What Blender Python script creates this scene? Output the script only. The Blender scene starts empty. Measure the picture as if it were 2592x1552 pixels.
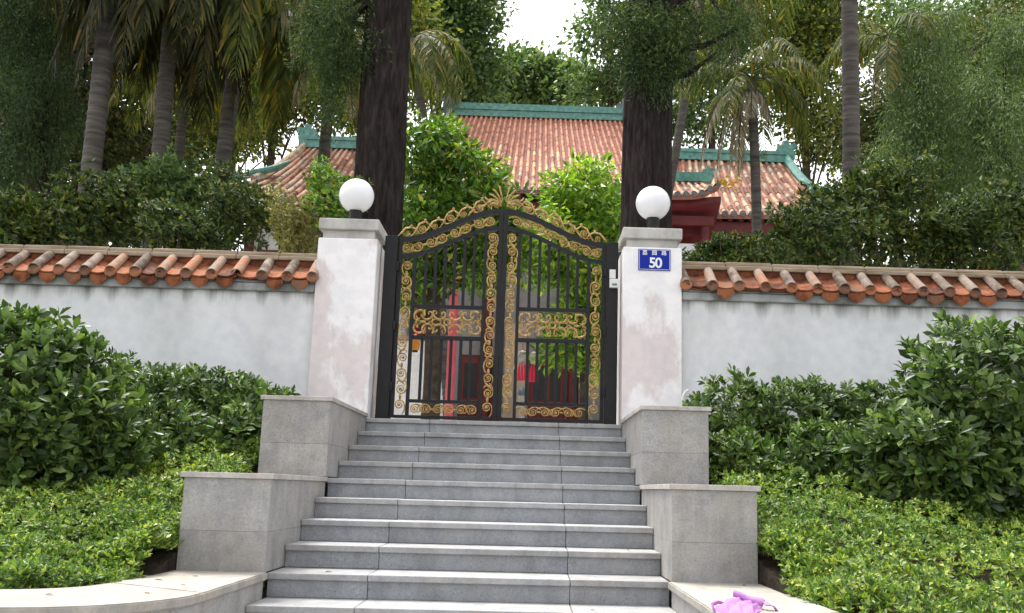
import bpy, bmesh, math, random
import numpy as np
from mathutils import Matrix, Vector

rng = np.random.default_rng(11)
random.seed(5)
R_ = math.radians
SC = bpy.context.scene
COL = SC.collection

# ------------------------------------------------------------------ camera
FOC, PITCH, YAW, ROLL = 2419.19, .1898, .0188, .0253
CAM = np.array([.365, -9.79, -.674])
PPX = 1394.9                       # principal point of the photograph
_fw = np.array([math.sin(YAW)*math.cos(PITCH), math.cos(YAW)*math.cos(PITCH), math.sin(PITCH)])
_rt = np.array([math.cos(YAW), -math.sin(YAW), 0.])
_up = np.cross(_rt, _fw)
_r2 = _rt*math.cos(ROLL) + _up*math.sin(ROLL)
_u2 = -_rt*math.sin(ROLL) + _up*math.cos(ROLL)
cam = bpy.data.cameras.new('camera')
camo = bpy.data.objects.new('camera', cam)
COL.objects.link(camo)
camo.matrix_world = Matrix(((_r2[0], _u2[0], -_fw[0], CAM[0]), (_r2[1], _u2[1], -_fw[1], CAM[1]),
                            (_r2[2], _u2[2], -_fw[2], CAM[2]), (0, 0, 0, 1)))
cam.sensor_fit = 'HORIZONTAL'
cam.sensor_width = 36
cam.lens = FOC/2592*36
cam.shift_x = (1296-PPX)/2592
cam.clip_start = .05
cam.clip_end = 2000
SC.camera = camo

# ------------------------------------------------------------------ sky, sun, exposure
SUN_EL, SUN_AZ = 66, 325           # azimuth clockwise from +Y (seen from above): high veiled sun, ahead and to the left
w = bpy.data.worlds.new('World')
SC.world = w
w.use_nodes = True
nt = w.node_tree
nt.nodes.clear()
sky = nt.nodes.new('ShaderNodeTexSky')
sky.sky_type = 'NISHITA'
sky.sun_disc = False
sky.sun_elevation = R_(SUN_EL)
sky.sun_rotation = R_(SUN_AZ)
sky.air_density = 1.0
sky.dust_density = 4.0
hs = nt.nodes.new('ShaderNodeHueSaturation')
hs.inputs['Saturation'].default_value = .16
hs.inputs['Value'].default_value = 1.0
bg = nt.nodes.new('ShaderNodeBackground')
bg.inputs['Strength'].default_value = .15
wo = nt.nodes.new('ShaderNodeOutputWorld')
nt.links.new(sky.outputs[0], hs.inputs['Color'])
nt.links.new(hs.outputs[0], bg.inputs['Color'])
nt.links.new(bg.outputs[0], wo.inputs['Surface'])
sl = bpy.data.lights.new('sun', 'SUN')
sl.energy = .9
sl.angle = R_(16)
sl.color = (1, .965, .91)
so = bpy.data.objects.new('sun', sl)
COL.objects.link(so)
_sd = Vector((math.sin(R_(SUN_AZ))*math.cos(R_(SUN_EL)), math.cos(R_(SUN_AZ))*math.cos(R_(SUN_EL)), math.sin(R_(SUN_EL))))
so.rotation_euler = _sd.to_track_quat('Z', 'Y').to_euler()
so.location = (0, -5, 30)
SC.view_settings.view_transform = 'Standard'
SC.view_settings.look = 'None'
SC.view_settings.exposure = 1.68
SC.view_settings.gamma = 1

# ------------------------------------------------------------------ helpers
def at(x, y, Y):
    """photograph pixel (2592 wide) at depth plane Y -> world point"""
    d = _fw + _r2*(x-PPX)/FOC - _u2*(y-776)/FOC
    return CAM + d*((Y-CAM[1])/d[1])

def mpp(Y):                        # metres per photograph pixel at depth plane Y
    return (Y-CAM[1])/FOC

class MB:
    def __init__(self):
        self.v, self.f = [], []
    def add(self, v, f):
        o = len(self.v)
        self.v += [tuple(map(float, p)) for p in v]
        self.f += [tuple(i+o for i in q) for q in f]
        return self
    def box(self, x0, x1, y0, y1, z0, z1, c=0.):
        if c <= 0:
            v = [(x, y, z) for x in (x0, x1) for y in (y0, y1) for z in (z0, z1)]
            return self.add(v, [(0, 1, 3, 2), (4, 6, 7, 5), (0, 4, 5, 1), (2, 3, 7, 6), (0, 2, 6, 4), (1, 5, 7, 3)])
        bm = bmesh.new()
        bmesh.ops.create_cube(bm, size=1)
        for q in bm.verts:
            q.co = ((x0+x1)/2+q.co.x*(x1-x0), (y0+y1)/2+q.co.y*(y1-y0), (z0+z1)/2+q.co.z*(z1-z0))
        bmesh.ops.bevel(bm, geom=list(bm.edges), offset=c, segments=2, affect='EDGES', profile=.5)
        bm.verts.index_update()
        self.add([q.co for q in bm.verts], [[q.index for q in f.verts] for f in bm.faces])
        bm.free()
        return self
    def tube(self, pts, rad, n=8, sy=1., cap=True, nrm=None):
        pts = [np.array(p, float) for p in pts]
        m = len(pts)
        rad = [rad]*m if np.isscalar(rad) else list(rad)
        v, f = [], []
        ref = np.array(nrm if nrm is not None else (0, 1, 0), float)
        for i, p in enumerate(pts):
            t = pts[min(i+1, m-1)]-pts[max(i-1, 0)]
            t = t/(np.linalg.norm(t)+1e-12)
            a = np.cross(t, ref)
            if np.linalg.norm(a) < 1e-3:
                a = np.cross(t, (1, .01, 0))
            a /= np.linalg.norm(a)
            b = np.cross(a, t)
            for k in range(n):
                th = 2*math.pi*(k+.5)/n
                v.append(p + rad[i]*(math.cos(th)*a + sy*math.sin(th)*b))
        for i in range(m-1):
            for k in range(n):
                f.append((i*n+k, i*n+(k+1) % n, (i+1)*n+(k+1) % n, (i+1)*n+k))
        if cap:
            f.append(tuple(range(n-1, -1, -1)))
            f.append(tuple((m-1)*n+k for k in range(n)))
        return self.add(v, f)
    def lathe(self, prof, c=(0, 0, 0), n=24):
        v, f = [], []
        for r, z in prof:
            for k in range(n):
                th = 2*math.pi*k/n
                v.append((c[0]+r*math.cos(th), c[1]+r*math.sin(th), c[2]+z))
        for i in range(len(prof)-1):
            for k in range(n):
                f.append((i*n+k, i*n+(k+1) % n, (i+1)*n+(k+1) % n, (i+1)*n+k))
        f.append(tuple(range(n-1, -1, -1)))
        f.append(tuple((len(prof)-1)*n+k for k in range(n)))
        return self.add(v, f)
    def prism(self, poly, z0, z1):
        n = len(poly)
        v = [(x, y, z0) for x, y in poly]+[(x, y, z1) for x, y in poly]
        f = [tuple(range(n-1, -1, -1)), tuple(range(n, 2*n))]+[(i, (i+1) % n, n+(i+1) % n, n+i) for i in range(n)]
        return self.add(v, f)
    def sweep(self, pts, wz, wy):      # rectangular bar along a path in an XZ plane
        v, f = [], []
        m = len(pts)
        for i, (x, y, z) in enumerate(pts):
            a, b = pts[max(i-1, 0)], pts[min(i+1, m-1)]
            dx, dz = b[0]-a[0], b[2]-a[2]
            l = math.hypot(dx, dz)
            nx, nz = -dz/l, dx/l
            for s, q in ((1, -1), (1, 1), (-1, 1), (-1, -1)):
                v.append((x+nx*s*wz/2, y+q*wy/2, z+nz*s*wz/2))
        for i in range(m-1):
            for k in range(4):
                f.append((i*4+k, i*4+(k+1) % 4, i*4+4+(k+1) % 4, i*4+4+k))
        f += [(3, 2, 1, 0), tuple((m-1)*4+k for k in range(4))]
        return self.add(v, f)
    def mesh(self, name, m=None, smooth=False):
        me = bpy.data.meshes.new(name)
        me.from_pydata(self.v, [], self.f)
        me.validate()
        if m:
            me.materials.append(m)
        bm = bmesh.new()
        bm.from_mesh(me)
        bmesh.ops.recalc_face_normals(bm, faces=bm.faces)
        bm.to_mesh(me)
        bm.free()
        if smooth:
            sm(me)
        return me
    def build(self, name, m, parent=None, smooth=False):
        return link(name, self.mesh(name, m, smooth), parent)

def sm(me, ang=40):
    me.polygons.foreach_set('use_smooth', [True]*len(me.polygons))
    try:
        me.set_sharp_from_angle(angle=R_(ang))
    except Exception:
        pass

def link(name, me, parent=None, M=None):
    o = bpy.data.objects.new(name, me)
    COL.objects.link(o)
    if M is not None:
        o.matrix_world = M
    if parent is not None:
        o.parent = parent
        o.matrix_parent_inverse = PINV[parent.name] if parent.name in PINV else parent.matrix_world.inverted()
    return o

PINV = {}
def thing(name, label, cat, loc=(0, 0, 0), group=None):
    o = bpy.data.objects.new(name, None)
    COL.objects.link(o)
    o.location = loc
    o.empty_display_size = .2
    PINV[o.name] = Matrix.Translation(Vector(loc)).inverted()
    return tag(o, label, cat, group)

def tag(o, label=None, cat=None, group=None, kind=None):
    for k, v in (('label', label), ('category', cat), ('group', group), ('kind', kind)):
        if v:
            o[k] = v
    return o

# ------------------------------------------------------------------ materials
def nd(nt, t, **kw):
    n = nt.nodes.new(t)
    for k, v in kw.items():
        if k in n.inputs:
            n.inputs[k].default_value = v
        else:
            setattr(n, k, v)
    return n

def rgba(c):
    return (c[0], c[1], c[2], 1)

def base(name, rough=.6, spec=.5, metal=0.):
    m = bpy.data.materials.new(name)
    m.use_nodes = True
    t = m.node_tree
    b = t.nodes['Principled BSDF']
    b.inputs['Roughness'].default_value = rough
    b.inputs['Specular IOR Level'].default_value = spec
    b.inputs['Metallic'].default_value = metal
    return m, t, b

def ramp(t, stops, interp='LINEAR'):
    r = t.nodes.new('ShaderNodeValToRGB')
    r.color_ramp.interpolation = interp
    e = r.color_ramp.elements
    while len(e) > 1:
        e.remove(e[-1])
    e[0].position, e[0].color = stops[0][0], rgba(stops[0][1])
    for p, c in stops[1:]:
        q = e.new(p)
        q.color = rgba(c)
    return r

def pos(t, scale=(1, 1, 1)):
    g = t.nodes.new('ShaderNodeNewGeometry')
    mp = t.nodes.new('ShaderNodeMapping')
    mp.inputs['Scale'].default_value = scale
    t.links.new(g.outputs['Position'], mp.inputs['Vector'])
    return mp.outputs[0]

def noise(t, vec, scale, detail=4, rough=.55):
    n = nd(t, 'ShaderNodeTexNoise', Scale=scale, Detail=detail, Roughness=rough)
    t.links.new(vec, n.inputs['Vector'])
    return n.outputs['Fac']

def mix(t, fac, a, b, mode='MIX'):
    m = t.nodes.new('ShaderNodeMix')
    m.data_type = 'RGBA'
    m.blend_type = mode
    for s, v in ((m.inputs[0], fac), (m.inputs[6], a), (m.inputs[7], b)):
        if hasattr(v, 'is_linked'):
            t.links.new(v, s)
        elif isinstance(v, (tuple, list)):
            s.default_value = rgba(v)
        else:
            s.default_value = v
    return m.outputs[2]

def bump(t, b, h, strength=.3, dist=.01):
    n = nd(t, 'ShaderNodeBump', Strength=strength, Distance=dist)
    t.links.new(h, n.inputs['Height'])
    t.links.new(n.outputs[0], b.inputs['Normal'])

def mottled(name, stops, scale=3., rough=.7, spec=.4, bumps=(40, .2, .004), metal=0., stretch=(1, 1, 1), objrand=0.):
    m, t, b = base(name, rough, spec, metal)
    v = pos(t, stretch)
    f = noise(t, v, scale, 6, .62)
    if objrand:
        oi = t.nodes.new('ShaderNodeObjectInfo')
        ma = nd(t, 'ShaderNodeMath', operation='MULTIPLY_ADD')
        t.links.new(oi.outputs['Random'], ma.inputs[0])
        ma.inputs[1].default_value = objrand
        t.links.new(f, ma.inputs[2])
        m2 = nd(t, 'ShaderNodeMath', operation='SUBTRACT')
        t.links.new(ma.outputs[0], m2.inputs[0])
        m2.inputs[1].default_value = objrand/2
        f = m2.outputs[0]
    r = ramp(t, stops)
    t.links.new(f, r.inputs[0])
    t.links.new(r.outputs[0], b.inputs['Base Color'])
    if bumps:
        bump(t, b, noise(t, v, bumps[0], 3), bumps[1], bumps[2])
    return m

def granite(name, lo, hi, speck=(.05, .05, .055), dens=.36, tint=(.5, .44, .36), tamt=.15, rough=.62):
    m, t, b = base(name, rough, .4)
    v = pos(t)
    r = ramp(t, [(.3, lo), (.7, hi)])
    t.links.new(noise(t, v, 55, 5, .7), r.inputs[0])
    sp = ramp(t, [(dens-.06, (1, 1, 1)), (dens, (0, 0, 0))])
    t.links.new(noise(t, v, 140, 2, .5), sp.inputs[0])
    c = mix(t, sp.outputs[0], r.outputs[0], speck)
    bl = ramp(t, [(.4, (0, 0, 0)), (.64, (1, 1, 1))])
    t.links.new(noise(t, v, 2.3, 5, .6), bl.inputs[0])
    ms = nd(t, 'ShaderNodeMath', operation='MULTIPLY')
    t.links.new(bl.outputs[0], ms.inputs[0])
    ms.inputs[1].default_value = tamt
    c = mix(t, ms.outputs[0], c, tint)
    oi = t.nodes.new('ShaderNodeObjectInfo')
    rr = ramp(t, [(0, (.9, .9, .9)), (1, (1.06, 1.06, 1.06))])
    t.links.new(oi.outputs['Random'], rr.inputs[0])
    c = mix(t, 1., c, rr.outputs[0], 'MULTIPLY')
    # rain streaks and dirt
    st = ramp(t, [(.44, (1, 1, 1)), (.62, (.82, .81, .78)), (.76, (.6, .585, .55))])
    t.links.new(noise(t, pos(t, (6, 6, 1.4)), 1., 7, .7), st.inputs[0])
    c = mix(t, .8, c, st.outputs[0], 'MULTIPLY')
    pb = ramp(t, [(.36, (.84, .85, .88)), (.5, (1, 1, 1)), (.66, (1.13, 1.12, 1.1))])
    t.links.new(noise(t, v, 6.5, 6, .7), pb.inputs[0])
    c = mix(t, 1., c, pb.outputs[0], 'MULTIPLY')
    t.links.new(c, b.inputs['Base Color'])
    bump(t, b, noise(t, v, 180, 2), .12, .003)
    return m

def plaster(name, clean, worn, amount=(.5, .62), scale=2.2, stain=None, top=None, drip=None):
    m, t, b = base(name, .85, .2)
    v = pos(t)
    r = ramp(t, [(amount[0], (0, 0, 0)), (amount[1], (1, 1, 1))])
    t.links.new(noise(t, pos(t, (1, 1, .6)), scale, 7, .62), r.inputs[0])
    c = mix(t, r.outputs[0], clean, worn)
    f = ramp(t, [(.35, (.93, .93, .94)), (.65, (1.04, 1.03, 1.02))])
    t.links.new(noise(t, v, 9, 5), f.inputs[0])
    c = mix(t, 1., c, f.outputs[0], 'MULTIPLY')
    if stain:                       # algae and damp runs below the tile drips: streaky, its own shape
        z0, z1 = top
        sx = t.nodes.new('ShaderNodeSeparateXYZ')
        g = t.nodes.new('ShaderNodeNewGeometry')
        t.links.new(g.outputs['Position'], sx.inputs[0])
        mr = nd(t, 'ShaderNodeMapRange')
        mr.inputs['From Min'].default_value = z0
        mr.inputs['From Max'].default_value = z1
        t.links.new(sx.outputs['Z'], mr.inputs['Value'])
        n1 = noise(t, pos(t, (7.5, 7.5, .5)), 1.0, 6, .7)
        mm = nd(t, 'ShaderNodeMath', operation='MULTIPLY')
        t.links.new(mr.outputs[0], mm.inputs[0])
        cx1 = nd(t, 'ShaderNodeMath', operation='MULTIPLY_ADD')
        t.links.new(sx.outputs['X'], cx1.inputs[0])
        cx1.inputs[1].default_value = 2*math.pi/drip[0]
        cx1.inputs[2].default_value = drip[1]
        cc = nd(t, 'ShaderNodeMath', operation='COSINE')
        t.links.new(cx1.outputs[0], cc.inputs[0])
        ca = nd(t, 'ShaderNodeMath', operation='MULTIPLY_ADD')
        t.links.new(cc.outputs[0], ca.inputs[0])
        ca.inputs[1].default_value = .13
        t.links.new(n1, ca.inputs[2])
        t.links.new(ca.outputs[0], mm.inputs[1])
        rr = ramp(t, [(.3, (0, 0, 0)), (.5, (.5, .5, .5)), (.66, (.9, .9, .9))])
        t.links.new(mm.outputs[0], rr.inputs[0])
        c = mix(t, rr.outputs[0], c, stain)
    t.links.new(c, b.inputs['Base Color'])
    bump(t, b, noise(t, v, 30, 5, .65), .25, .006)
    return m

def leafmat(name, stops, rough=.42, spec=.45, trans=.22, patch=.0):
    m, t, b = base(name, rough, spec)
    g = t.nodes.new('ShaderNodeNewGeometry')
    oi = t.nodes.new('ShaderNodeObjectInfo')
    a = nd(t, 'ShaderNodeMath', operation='ADD')
    t.links.new(g.outputs['Random Per Island'], a.inputs[0])
    t.links.new(oi.outputs['Random'], a.inputs[1])
    fr = nd(t, 'ShaderNodeMath', operation='FRACT')
    t.links.new(a.outputs[0], fr.inputs[0])
    f = fr.outputs[0]
    if patch:
        n = noise(t, pos(t), 1.1, 3)
        q = nd(t, 'ShaderNodeMath', operation='MULTIPLY_ADD')
        s = nd(t, 'ShaderNodeMath', operation='SUBTRACT')
        t.links.new(n, s.inputs[0])
        s.inputs[1].default_value = .5
        t.links.new(s.outputs[0], q.inputs[0])
        q.inputs[1].default_value = patch
        t.links.new(f, q.inputs[2])
        f = q.outputs[0]
    r = ramp(t, stops)
    t.links.new(f, r.inputs[0])
    t.links.new(r.outputs[0], b.inputs['Base Color'])
    tr = t.nodes.new('ShaderNodeBsdfTranslucent')
    t.links.new(mix(t, 1., r.outputs[0], (1.5, 1.7, .8), 'MULTIPLY'), tr.inputs['Color'])
    mx = t.nodes.new('ShaderNodeMixShader')
    mx.inputs[0].default_value = trans
    t.links.new(b.outputs[0], mx.inputs[1])
    t.links.new(tr.outputs[0], mx.inputs[2])
    t.links.new(mx.outputs[0], t.nodes['Material Output'].inputs['Surface'])
    return m

M = {}
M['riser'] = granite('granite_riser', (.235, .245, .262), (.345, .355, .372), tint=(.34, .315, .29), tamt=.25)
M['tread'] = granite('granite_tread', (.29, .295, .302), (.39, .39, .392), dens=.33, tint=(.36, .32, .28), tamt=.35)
M['panel'] = granite('granite_panel', (.26, .256, .25), (.395, .387, .375), dens=.37, tint=(.34, .3, .25), tamt=.35)
M['cap'] = granite('granite_cap', (.37, .345, .32), (.5, .475, .45), dens=.3, tint=(.4, .33, .27), tamt=.3)
M['kerb'] = granite('granite_kerb', (.30, .28, .25), (.40, .378, .342), dens=.27, tint=(.33, .28, .22), tamt=.45)
M['mortar'] = mottled('mortar', [(.3, (.07, .065, .06)), (.7, (.12, .11, .1))], 8)
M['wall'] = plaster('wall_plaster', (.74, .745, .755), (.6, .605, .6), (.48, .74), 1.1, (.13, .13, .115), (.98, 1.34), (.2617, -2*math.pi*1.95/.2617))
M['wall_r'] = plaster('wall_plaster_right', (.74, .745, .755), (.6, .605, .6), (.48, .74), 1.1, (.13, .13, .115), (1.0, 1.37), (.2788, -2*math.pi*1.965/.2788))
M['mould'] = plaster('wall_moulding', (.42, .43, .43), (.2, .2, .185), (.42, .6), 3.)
M['pillar'] = plaster('pillar_plaster', (.82, .80, .80), (.665, .60, .59), (.5, .56), 1.35)
M['pcap'] = plaster('pillar_cap', (.5, .49, .46), (.36, .35, .32), (.42, .66), 5.)
M['white'] = plaster('white_plaster', (.82, .82, .8), (.7, .69, .66), (.5, .7), 1.)
M['black'] = mottled('black_iron', [(.3, (.006, .006, .007)), (.7, (.013, .0125, .0135))], 12, .55, .3, (60, .15, .002))
M['gold'] = mottled('gilt_iron', [(.3, (.07, .035, .012)), (.42, (.34, .2, .06)), (.6, (.54, .35, .12)), (.76, (.72, .53, .25))], 30, .45, .5, (90, .3, .003), metal=.2)
M['terra'] = mottled('terracotta', [(.22, (.07, .03, .02)), (.42, (.2, .066, .03)), (.58, (.35, .118, .05)), (.7, (.28, .11, .055)), (.85, (.16, .11, .075))], 11, .8, .2, (60, .4, .005), objrand=.5)
M['terragrey'] = mottled('weathered_terracotta', [(.25, (.085, .065, .05)), (.42, (.2, .155, .12)), (.58, (.3, .24, .19)), (.68, (.3, .17, .11)), (.82, (.4, .15, .065))], 9, .85, .2, (60, .4, .005), objrand=.4)
M['terradisc'] = mottled('tile_disc', [(.25, (.12, .065, .045)), (.5, (.25, .12, .075)), (.78, (.42, .15, .06))], 9, .8, .25, (45, .5, .006), objrand=.35)
M['coping'] = mottled('lichen_coping', [(.28, (.15, .105, .065)), (.45, (.27, .21, .145)), (.6, (.36, .29, .22)), (.75, (.4, .16, .07))], 4, .85, .2, (50, .4, .006), stretch=(.6, 2, 4))
M['rooftile'] = mottled('roof_tile', [(.2, (.3, .12, .085)), (.4, (.58, .25, .15)), (.58, (.66, .36, .24)), (.74, (.72, .55, .3)), (.9, (.36, .29, .22))], 5, .7, .35, (60, .2, .004), objrand=.75)
M['wingtile'] = mottled('wing_roof_tile', [(.2, (.15, .075, .05)), (.38, (.4, .19, .115)), (.55, (.52, .3, .2)), (.7, (.56, .42, .27)), (.85, (.26, .22, .17))], 6, .75, .3, (60, .2, .004), objrand=.8)
M['roofpan'] = mottled('roof_pan', [(.3, (.2, .075, .05)), (.7, (.36, .16, .11))], 6, .8)
M['glaze'] = mottled('green_glaze', [(.3, (.03, .13, .105)), (.5, (.07, .24, .19)), (.72, (.17, .36, .29))], 7, .3, .6)
M['glazedark'] = mottled('dark_glaze', [(.3, (.06, .08, .09)), (.7, (.16, .19, .2))], 9, .4, .5)
M['redwood'] = mottled('red_lacquer', [(.3, (.075, .009, .010)), (.7, (.15, .019, .019))], 4, .5, .4)
M['redcol'] = mottled('pink_red_column', [(.3, (.5, .055, .085)), (.7, (.6, .085, .12))], 3, .5, .4)
M['reddoor'] = mottled('dark_red_door', [(.3, (.11, .012, .012)), (.7, (.2, .028, .025))], 5, .55, .4)
M['darkwin'] = mottled('dark_lattice', [(.3, (.012, .014, .012)), (.7, (.03, .03, .026))], 6, .5)
M['bark'] = mottled('dark_bark', [(.28, (.010, .008, .0075)), (.5, (.028, .022, .02)), (.75, (.06, .049, .044))], 9, .95, .1, (16, 1., .05), stretch=(1.8, 1.8, .35))
M['palmbark'] = mottled('palm_bark', [(.28, (.035, .031, .027)), (.5, (.085, .077, .068)), (.75, (.15, .138, .122))], 5, .9, .15, (10, .6, .02), stretch=(.4, .4, 3.2))
M['twig'] = mottled('twig_bark', [(.3, (.05, .035, .025)), (.7, (.12, .09, .065))], 9, .9, .15)
M['soil'] = mottled('soil', [(.3, (.018, .014, .01)), (.7, (.05, .038, .028))], 7, .95, .1, (30, .8, .03))
M['paving'] = granite('street_paving', (.2, .2, .2), (.3, .29, .28))
M['court'] = mottled('courtyard_paving', [(.3, (.42, .41, .38)), (.7, (.55, .53, .5))], 2, .8)
M['blue'] = mottled('blue_enamel', [(.3, (.002, .016, .26)), (.7, (.003, .022, .31))], 5, .5, .2, None)
M['signwhite'] = mottled('white_enamel', [(.3, (.72, .72, .72)), (.7, (.82, .82, .82))], 9, .4, .4, None)
M['plastic'] = mottled('ivory_plastic', [(.3, (.62, .61, .57)), (.7, (.72, .71, .67))], 12, .4, .4, None)
M['globe'] = mottled('opal_globe', [(.3, (.74, .74, .76)), (.7, (.8, .8, .82))], 2, .3, .5, None)
M['pink'] = mottled('pink_cloth', [(.3, (.34, .15, .36)), (.7, (.44, .215, .46))], 14, .8, .3, (120, .3, .003))
M['pinkd'] = mottled('pink_trim', [(.3, (.35, .09, .3)), (.7, (.45, .14, .4))], 14, .8, .3)
M['orange'] = mottled('orange_paper', [(.3, (.5, .16, .01)), (.7, (.6, .24, .02))], 6, .6)
M['redsilk'] = mottled('red_silk', [(.3, (.5, .01, .04)), (.7, (.62, .02, .06))], 8, .6)
M['stone'] = mottled('carved_stone', [(.3, (.2, .17, .14)), (.7, (.42, .38, .33))], 14, .8)
M['tan'] = plaster('tan_plaster', (.5, .4, .31), (.42, .32, .24))
M['greywall'] = plaster('grey_plaster', (.3, .285, .275), (.23, .22, .21))
# foliage
M['lf_shrub'] = leafmat('shrub_leaf', [(0, (.024, .046, .014)), (.45, (.066, .116, .03)), (.8, (.12, .19, .045)), (.97, (.2, .28, .06))], .4, .4, .2, .4)
M['lf_cover'] = leafmat('ground_cover_leaf', [(0, (.037, .075, .02)), (.34, (.092, .175, .034)), (.66, (.17, .27, .05)), (.87, (.34, .41, .066)), (1, (.48, .49, .09))], .42, .4, .25, .75)
M['lf_hedge'] = leafmat('hedge_leaf', [(0, (.013, .026, .008)), (.45, (.04, .072, .016)), (.8, (.085, .13, .026)), (1, (.2, .19, .035))], .5, .3, .22, .6)
M['lf_yellow'] = leafmat('yellow_hedge_leaf', [(0, (.1, .1, .03)), (.5, (.22, .21, .06)), (1, (.36, .33, .11))], .5, .4, .2)
M['lf_garden'] = leafmat('garden_tree_leaf', [(0, (.03, .07, .012)), (.4, (.085, .18, .022)), (.75, (.17, .30, .035)), (.95, (.33, .45, .05)), (1, (.42, .26, .08))], .32, .5, .3, .5)
M['lf_bright'] = leafmat('sunny_tree_leaf', [(0, (.035, .055, .014)), (.5, (.1, .13, .03)), (.85, (.22, .24, .045)), (1, (.36, .3, .05))], .6, .2, .32, .7)  # brighter copy of the olive leaf colours
M['lf_lime'] = leafmat('lime_tree_leaf', [(0, (.045, .1, .014)), (.35, (.13, .25, .028)), (.7, (.27, .42, .045)), (1, (.5, .58, .07))], .36, .45, .35, .5)
M['lf_far'] = leafmat('far_tree_leaf', [(0, (.03, .06, .026)), (.5, (.09, .155, .055)), (.9, (.19, .27, .085)), (1, (.27, .32, .1))], .5, .3, .28, .6)
M['lf_olive'] = leafmat('olive_tree_leaf', [(0, (.018, .028, .009)), (.5, (.045, .064, .018)), (.85, (.1, .11, .026)), (1, (.2, .14, .03))], .6, .2, .25, .7)
M['lf_needle'] = leafmat('conifer_spray', [(0, (.012, .024, .011)), (.5, (.03, .056, .02)), (.85, (.062, .1, .03)), (1, (.095, .13, .035))], .6, .2, .22, .4)
M['lf_conifer'] = leafmat('conifer_spray_light', [(0, (.016, .03, .012)), (.5, (.045, .078, .026)), (.85, (.09, .14, .042)), (1, (.14, .18, .05))], .6, .2, .25, .7)
M['lf_weep'] = leafmat('weeping_spray', [(0, (.03, .055, .018)), (.5, (.085, .14, .045)), (.85, (.16, .235, .075)), (1, (.22, .28, .09))], .55, .3, .25, .5)
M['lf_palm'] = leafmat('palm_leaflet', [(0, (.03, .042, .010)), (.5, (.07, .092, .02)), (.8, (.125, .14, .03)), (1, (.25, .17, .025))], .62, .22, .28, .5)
M['lf_palmdk'] = leafmat('shaded_palm_leaflet', [(0, (.012, .016, .006)), (.5, (.026, .031, .009)), (.85, (.055, .05, .014)), (1, (.11, .07, .015))], .65, .2, .15, .5)  # palm leaflet copy with the shade of the left side put into its colours
M['lf_dry'] = leafmat('dry_leaflet', [(0, (.2, .16, .11)), (.5, (.33, .28, .21)), (1, (.46, .42, .36))], .8, .2, .2)

# ------------------------------------------------------------------ leaves
L8 = np.array([(0, 0, 0), (.32, -.36, .05), (.32, 0, -.02), (.32, .36, .05), (.7, -.47, .03), (.7, 0, -.05), (.7, .47, .03), (1, 0, -.12)])
F8 = [(0, 2, 1), (0, 3, 2), (1, 2, 5, 4), (2, 3, 6, 5), (4, 5, 7), (5, 6, 7)]
L5 = np.array([(0, 0, 0), (.45, -.5, .05), (.45, 0, -.03), (.45, .5, .05), (1, 0, -.1)])
F5 = [(0, 2, 1), (1, 2, 4), (0, 3, 2), (2, 3, 4)]
L4 = np.array([(0, 0, 0), (.45, -.5, 0), (.45, .5, 0), (1, 0, 0)])
F4 = [(0, 2, 3, 1)]

def unit(a):
    return a/(np.linalg.norm(a, axis=-1, keepdims=True)+1e-12)

def frame(d, n):
    x = unit(d)
    y = unit(np.cross(n, x))
    return x, y, np.cross(x, y)

def leaf_mesh(name, p, d, n, ln, wd, m, shape=(L5, F5)):
    V, F = shape
    N, k = len(p), len(V)
    x, y, z = frame(d, n)
    ln = np.broadcast_to(ln, (N,))[:, None, None]
    wd = np.broadcast_to(wd, (N,))[:, None, None]
    v = p[:, None, :] + V[None, :, 0:1]*ln*x[:, None, :] + V[None, :, 1:2]*wd*y[:, None, :] + V[None, :, 2:3]*ln*z[:, None, :]
    v = v.reshape(-1, 3)
    flat = np.concatenate([np.array(f) for f in F])
    sizes = np.array([len(f) for f in F])
    idx = (np.arange(N)[:, None]*k + flat[None, :]).reshape(-1)
    tot = np.tile(sizes, N)
    st = np.concatenate([[0], np.cumsum(tot)[:-1]])
    me = bpy.data.meshes.new(name)
    me.vertices.add(len(v))
    me.vertices.foreach_set('co', v.astype(np.float32).ravel())
    me.loops.add(len(idx))
    me.loops.foreach_set('vertex_index', idx.astype(np.int32))
    me.polygons.add(len(tot))
    me.polygons.foreach_set('loop_start', st.astype(np.int32))
    me.update(calc_edges=True)
    me.materials.append(m)
    return me

def rsph(n):
    return unit(rng.normal(size=(n, 3)))

def rosettes(tips, axes, k, ln, spread=.9, jit=.35):
    """k leaves around every twig tip"""
    n = len(tips)
    ax = unit(axes)
    ref = np.where(np.abs(ax[:, 2:3]) < .9, np.array([[0, 0, 1.]]), np.array([[1., 0, 0]]))
    a = unit(np.cross(ax, ref))
    b = np.cross(ax, a)
    P, D, Nn, Ln = [], [], [], []
    for j in range(k):
        th = 2*math.pi*j/k*1.618*2 + rng.uniform(0, .6, n)
        rad = np.cos(th)[:, None]*a + np.sin(th)[:, None]*b
        sp = spread*(.45+.75*j/k)
        d = unit(ax*(1-.55*sp) + rad*sp + rng.normal(scale=jit*.5, size=(n, 3)))
        P.append(tips - ax*(j/k*.5*ln) + rad*ln*.04)
        D.append(d)
        Nn.append(unit(ax + .35*rng.normal(size=(n, 3)) - d*0.3))
        Ln.append(ln*rng.uniform(.5, 1.25, n)*(.75+.35*j/k))
    return np.concatenate(P), np.concatenate(D), np.concatenate(Nn), np.concatenate(Ln)

def lump(u, seed, amp=.16):
    r = np.zeros(len(u))
    g = np.random.default_rng(seed)
    for k in range(7):
        q = unit(g.normal(size=3))*g.uniform(2, 6)
        r += np.sin(u@q + g.uniform(0, 6.28))
    return 1 + amp*r/2.4

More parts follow.
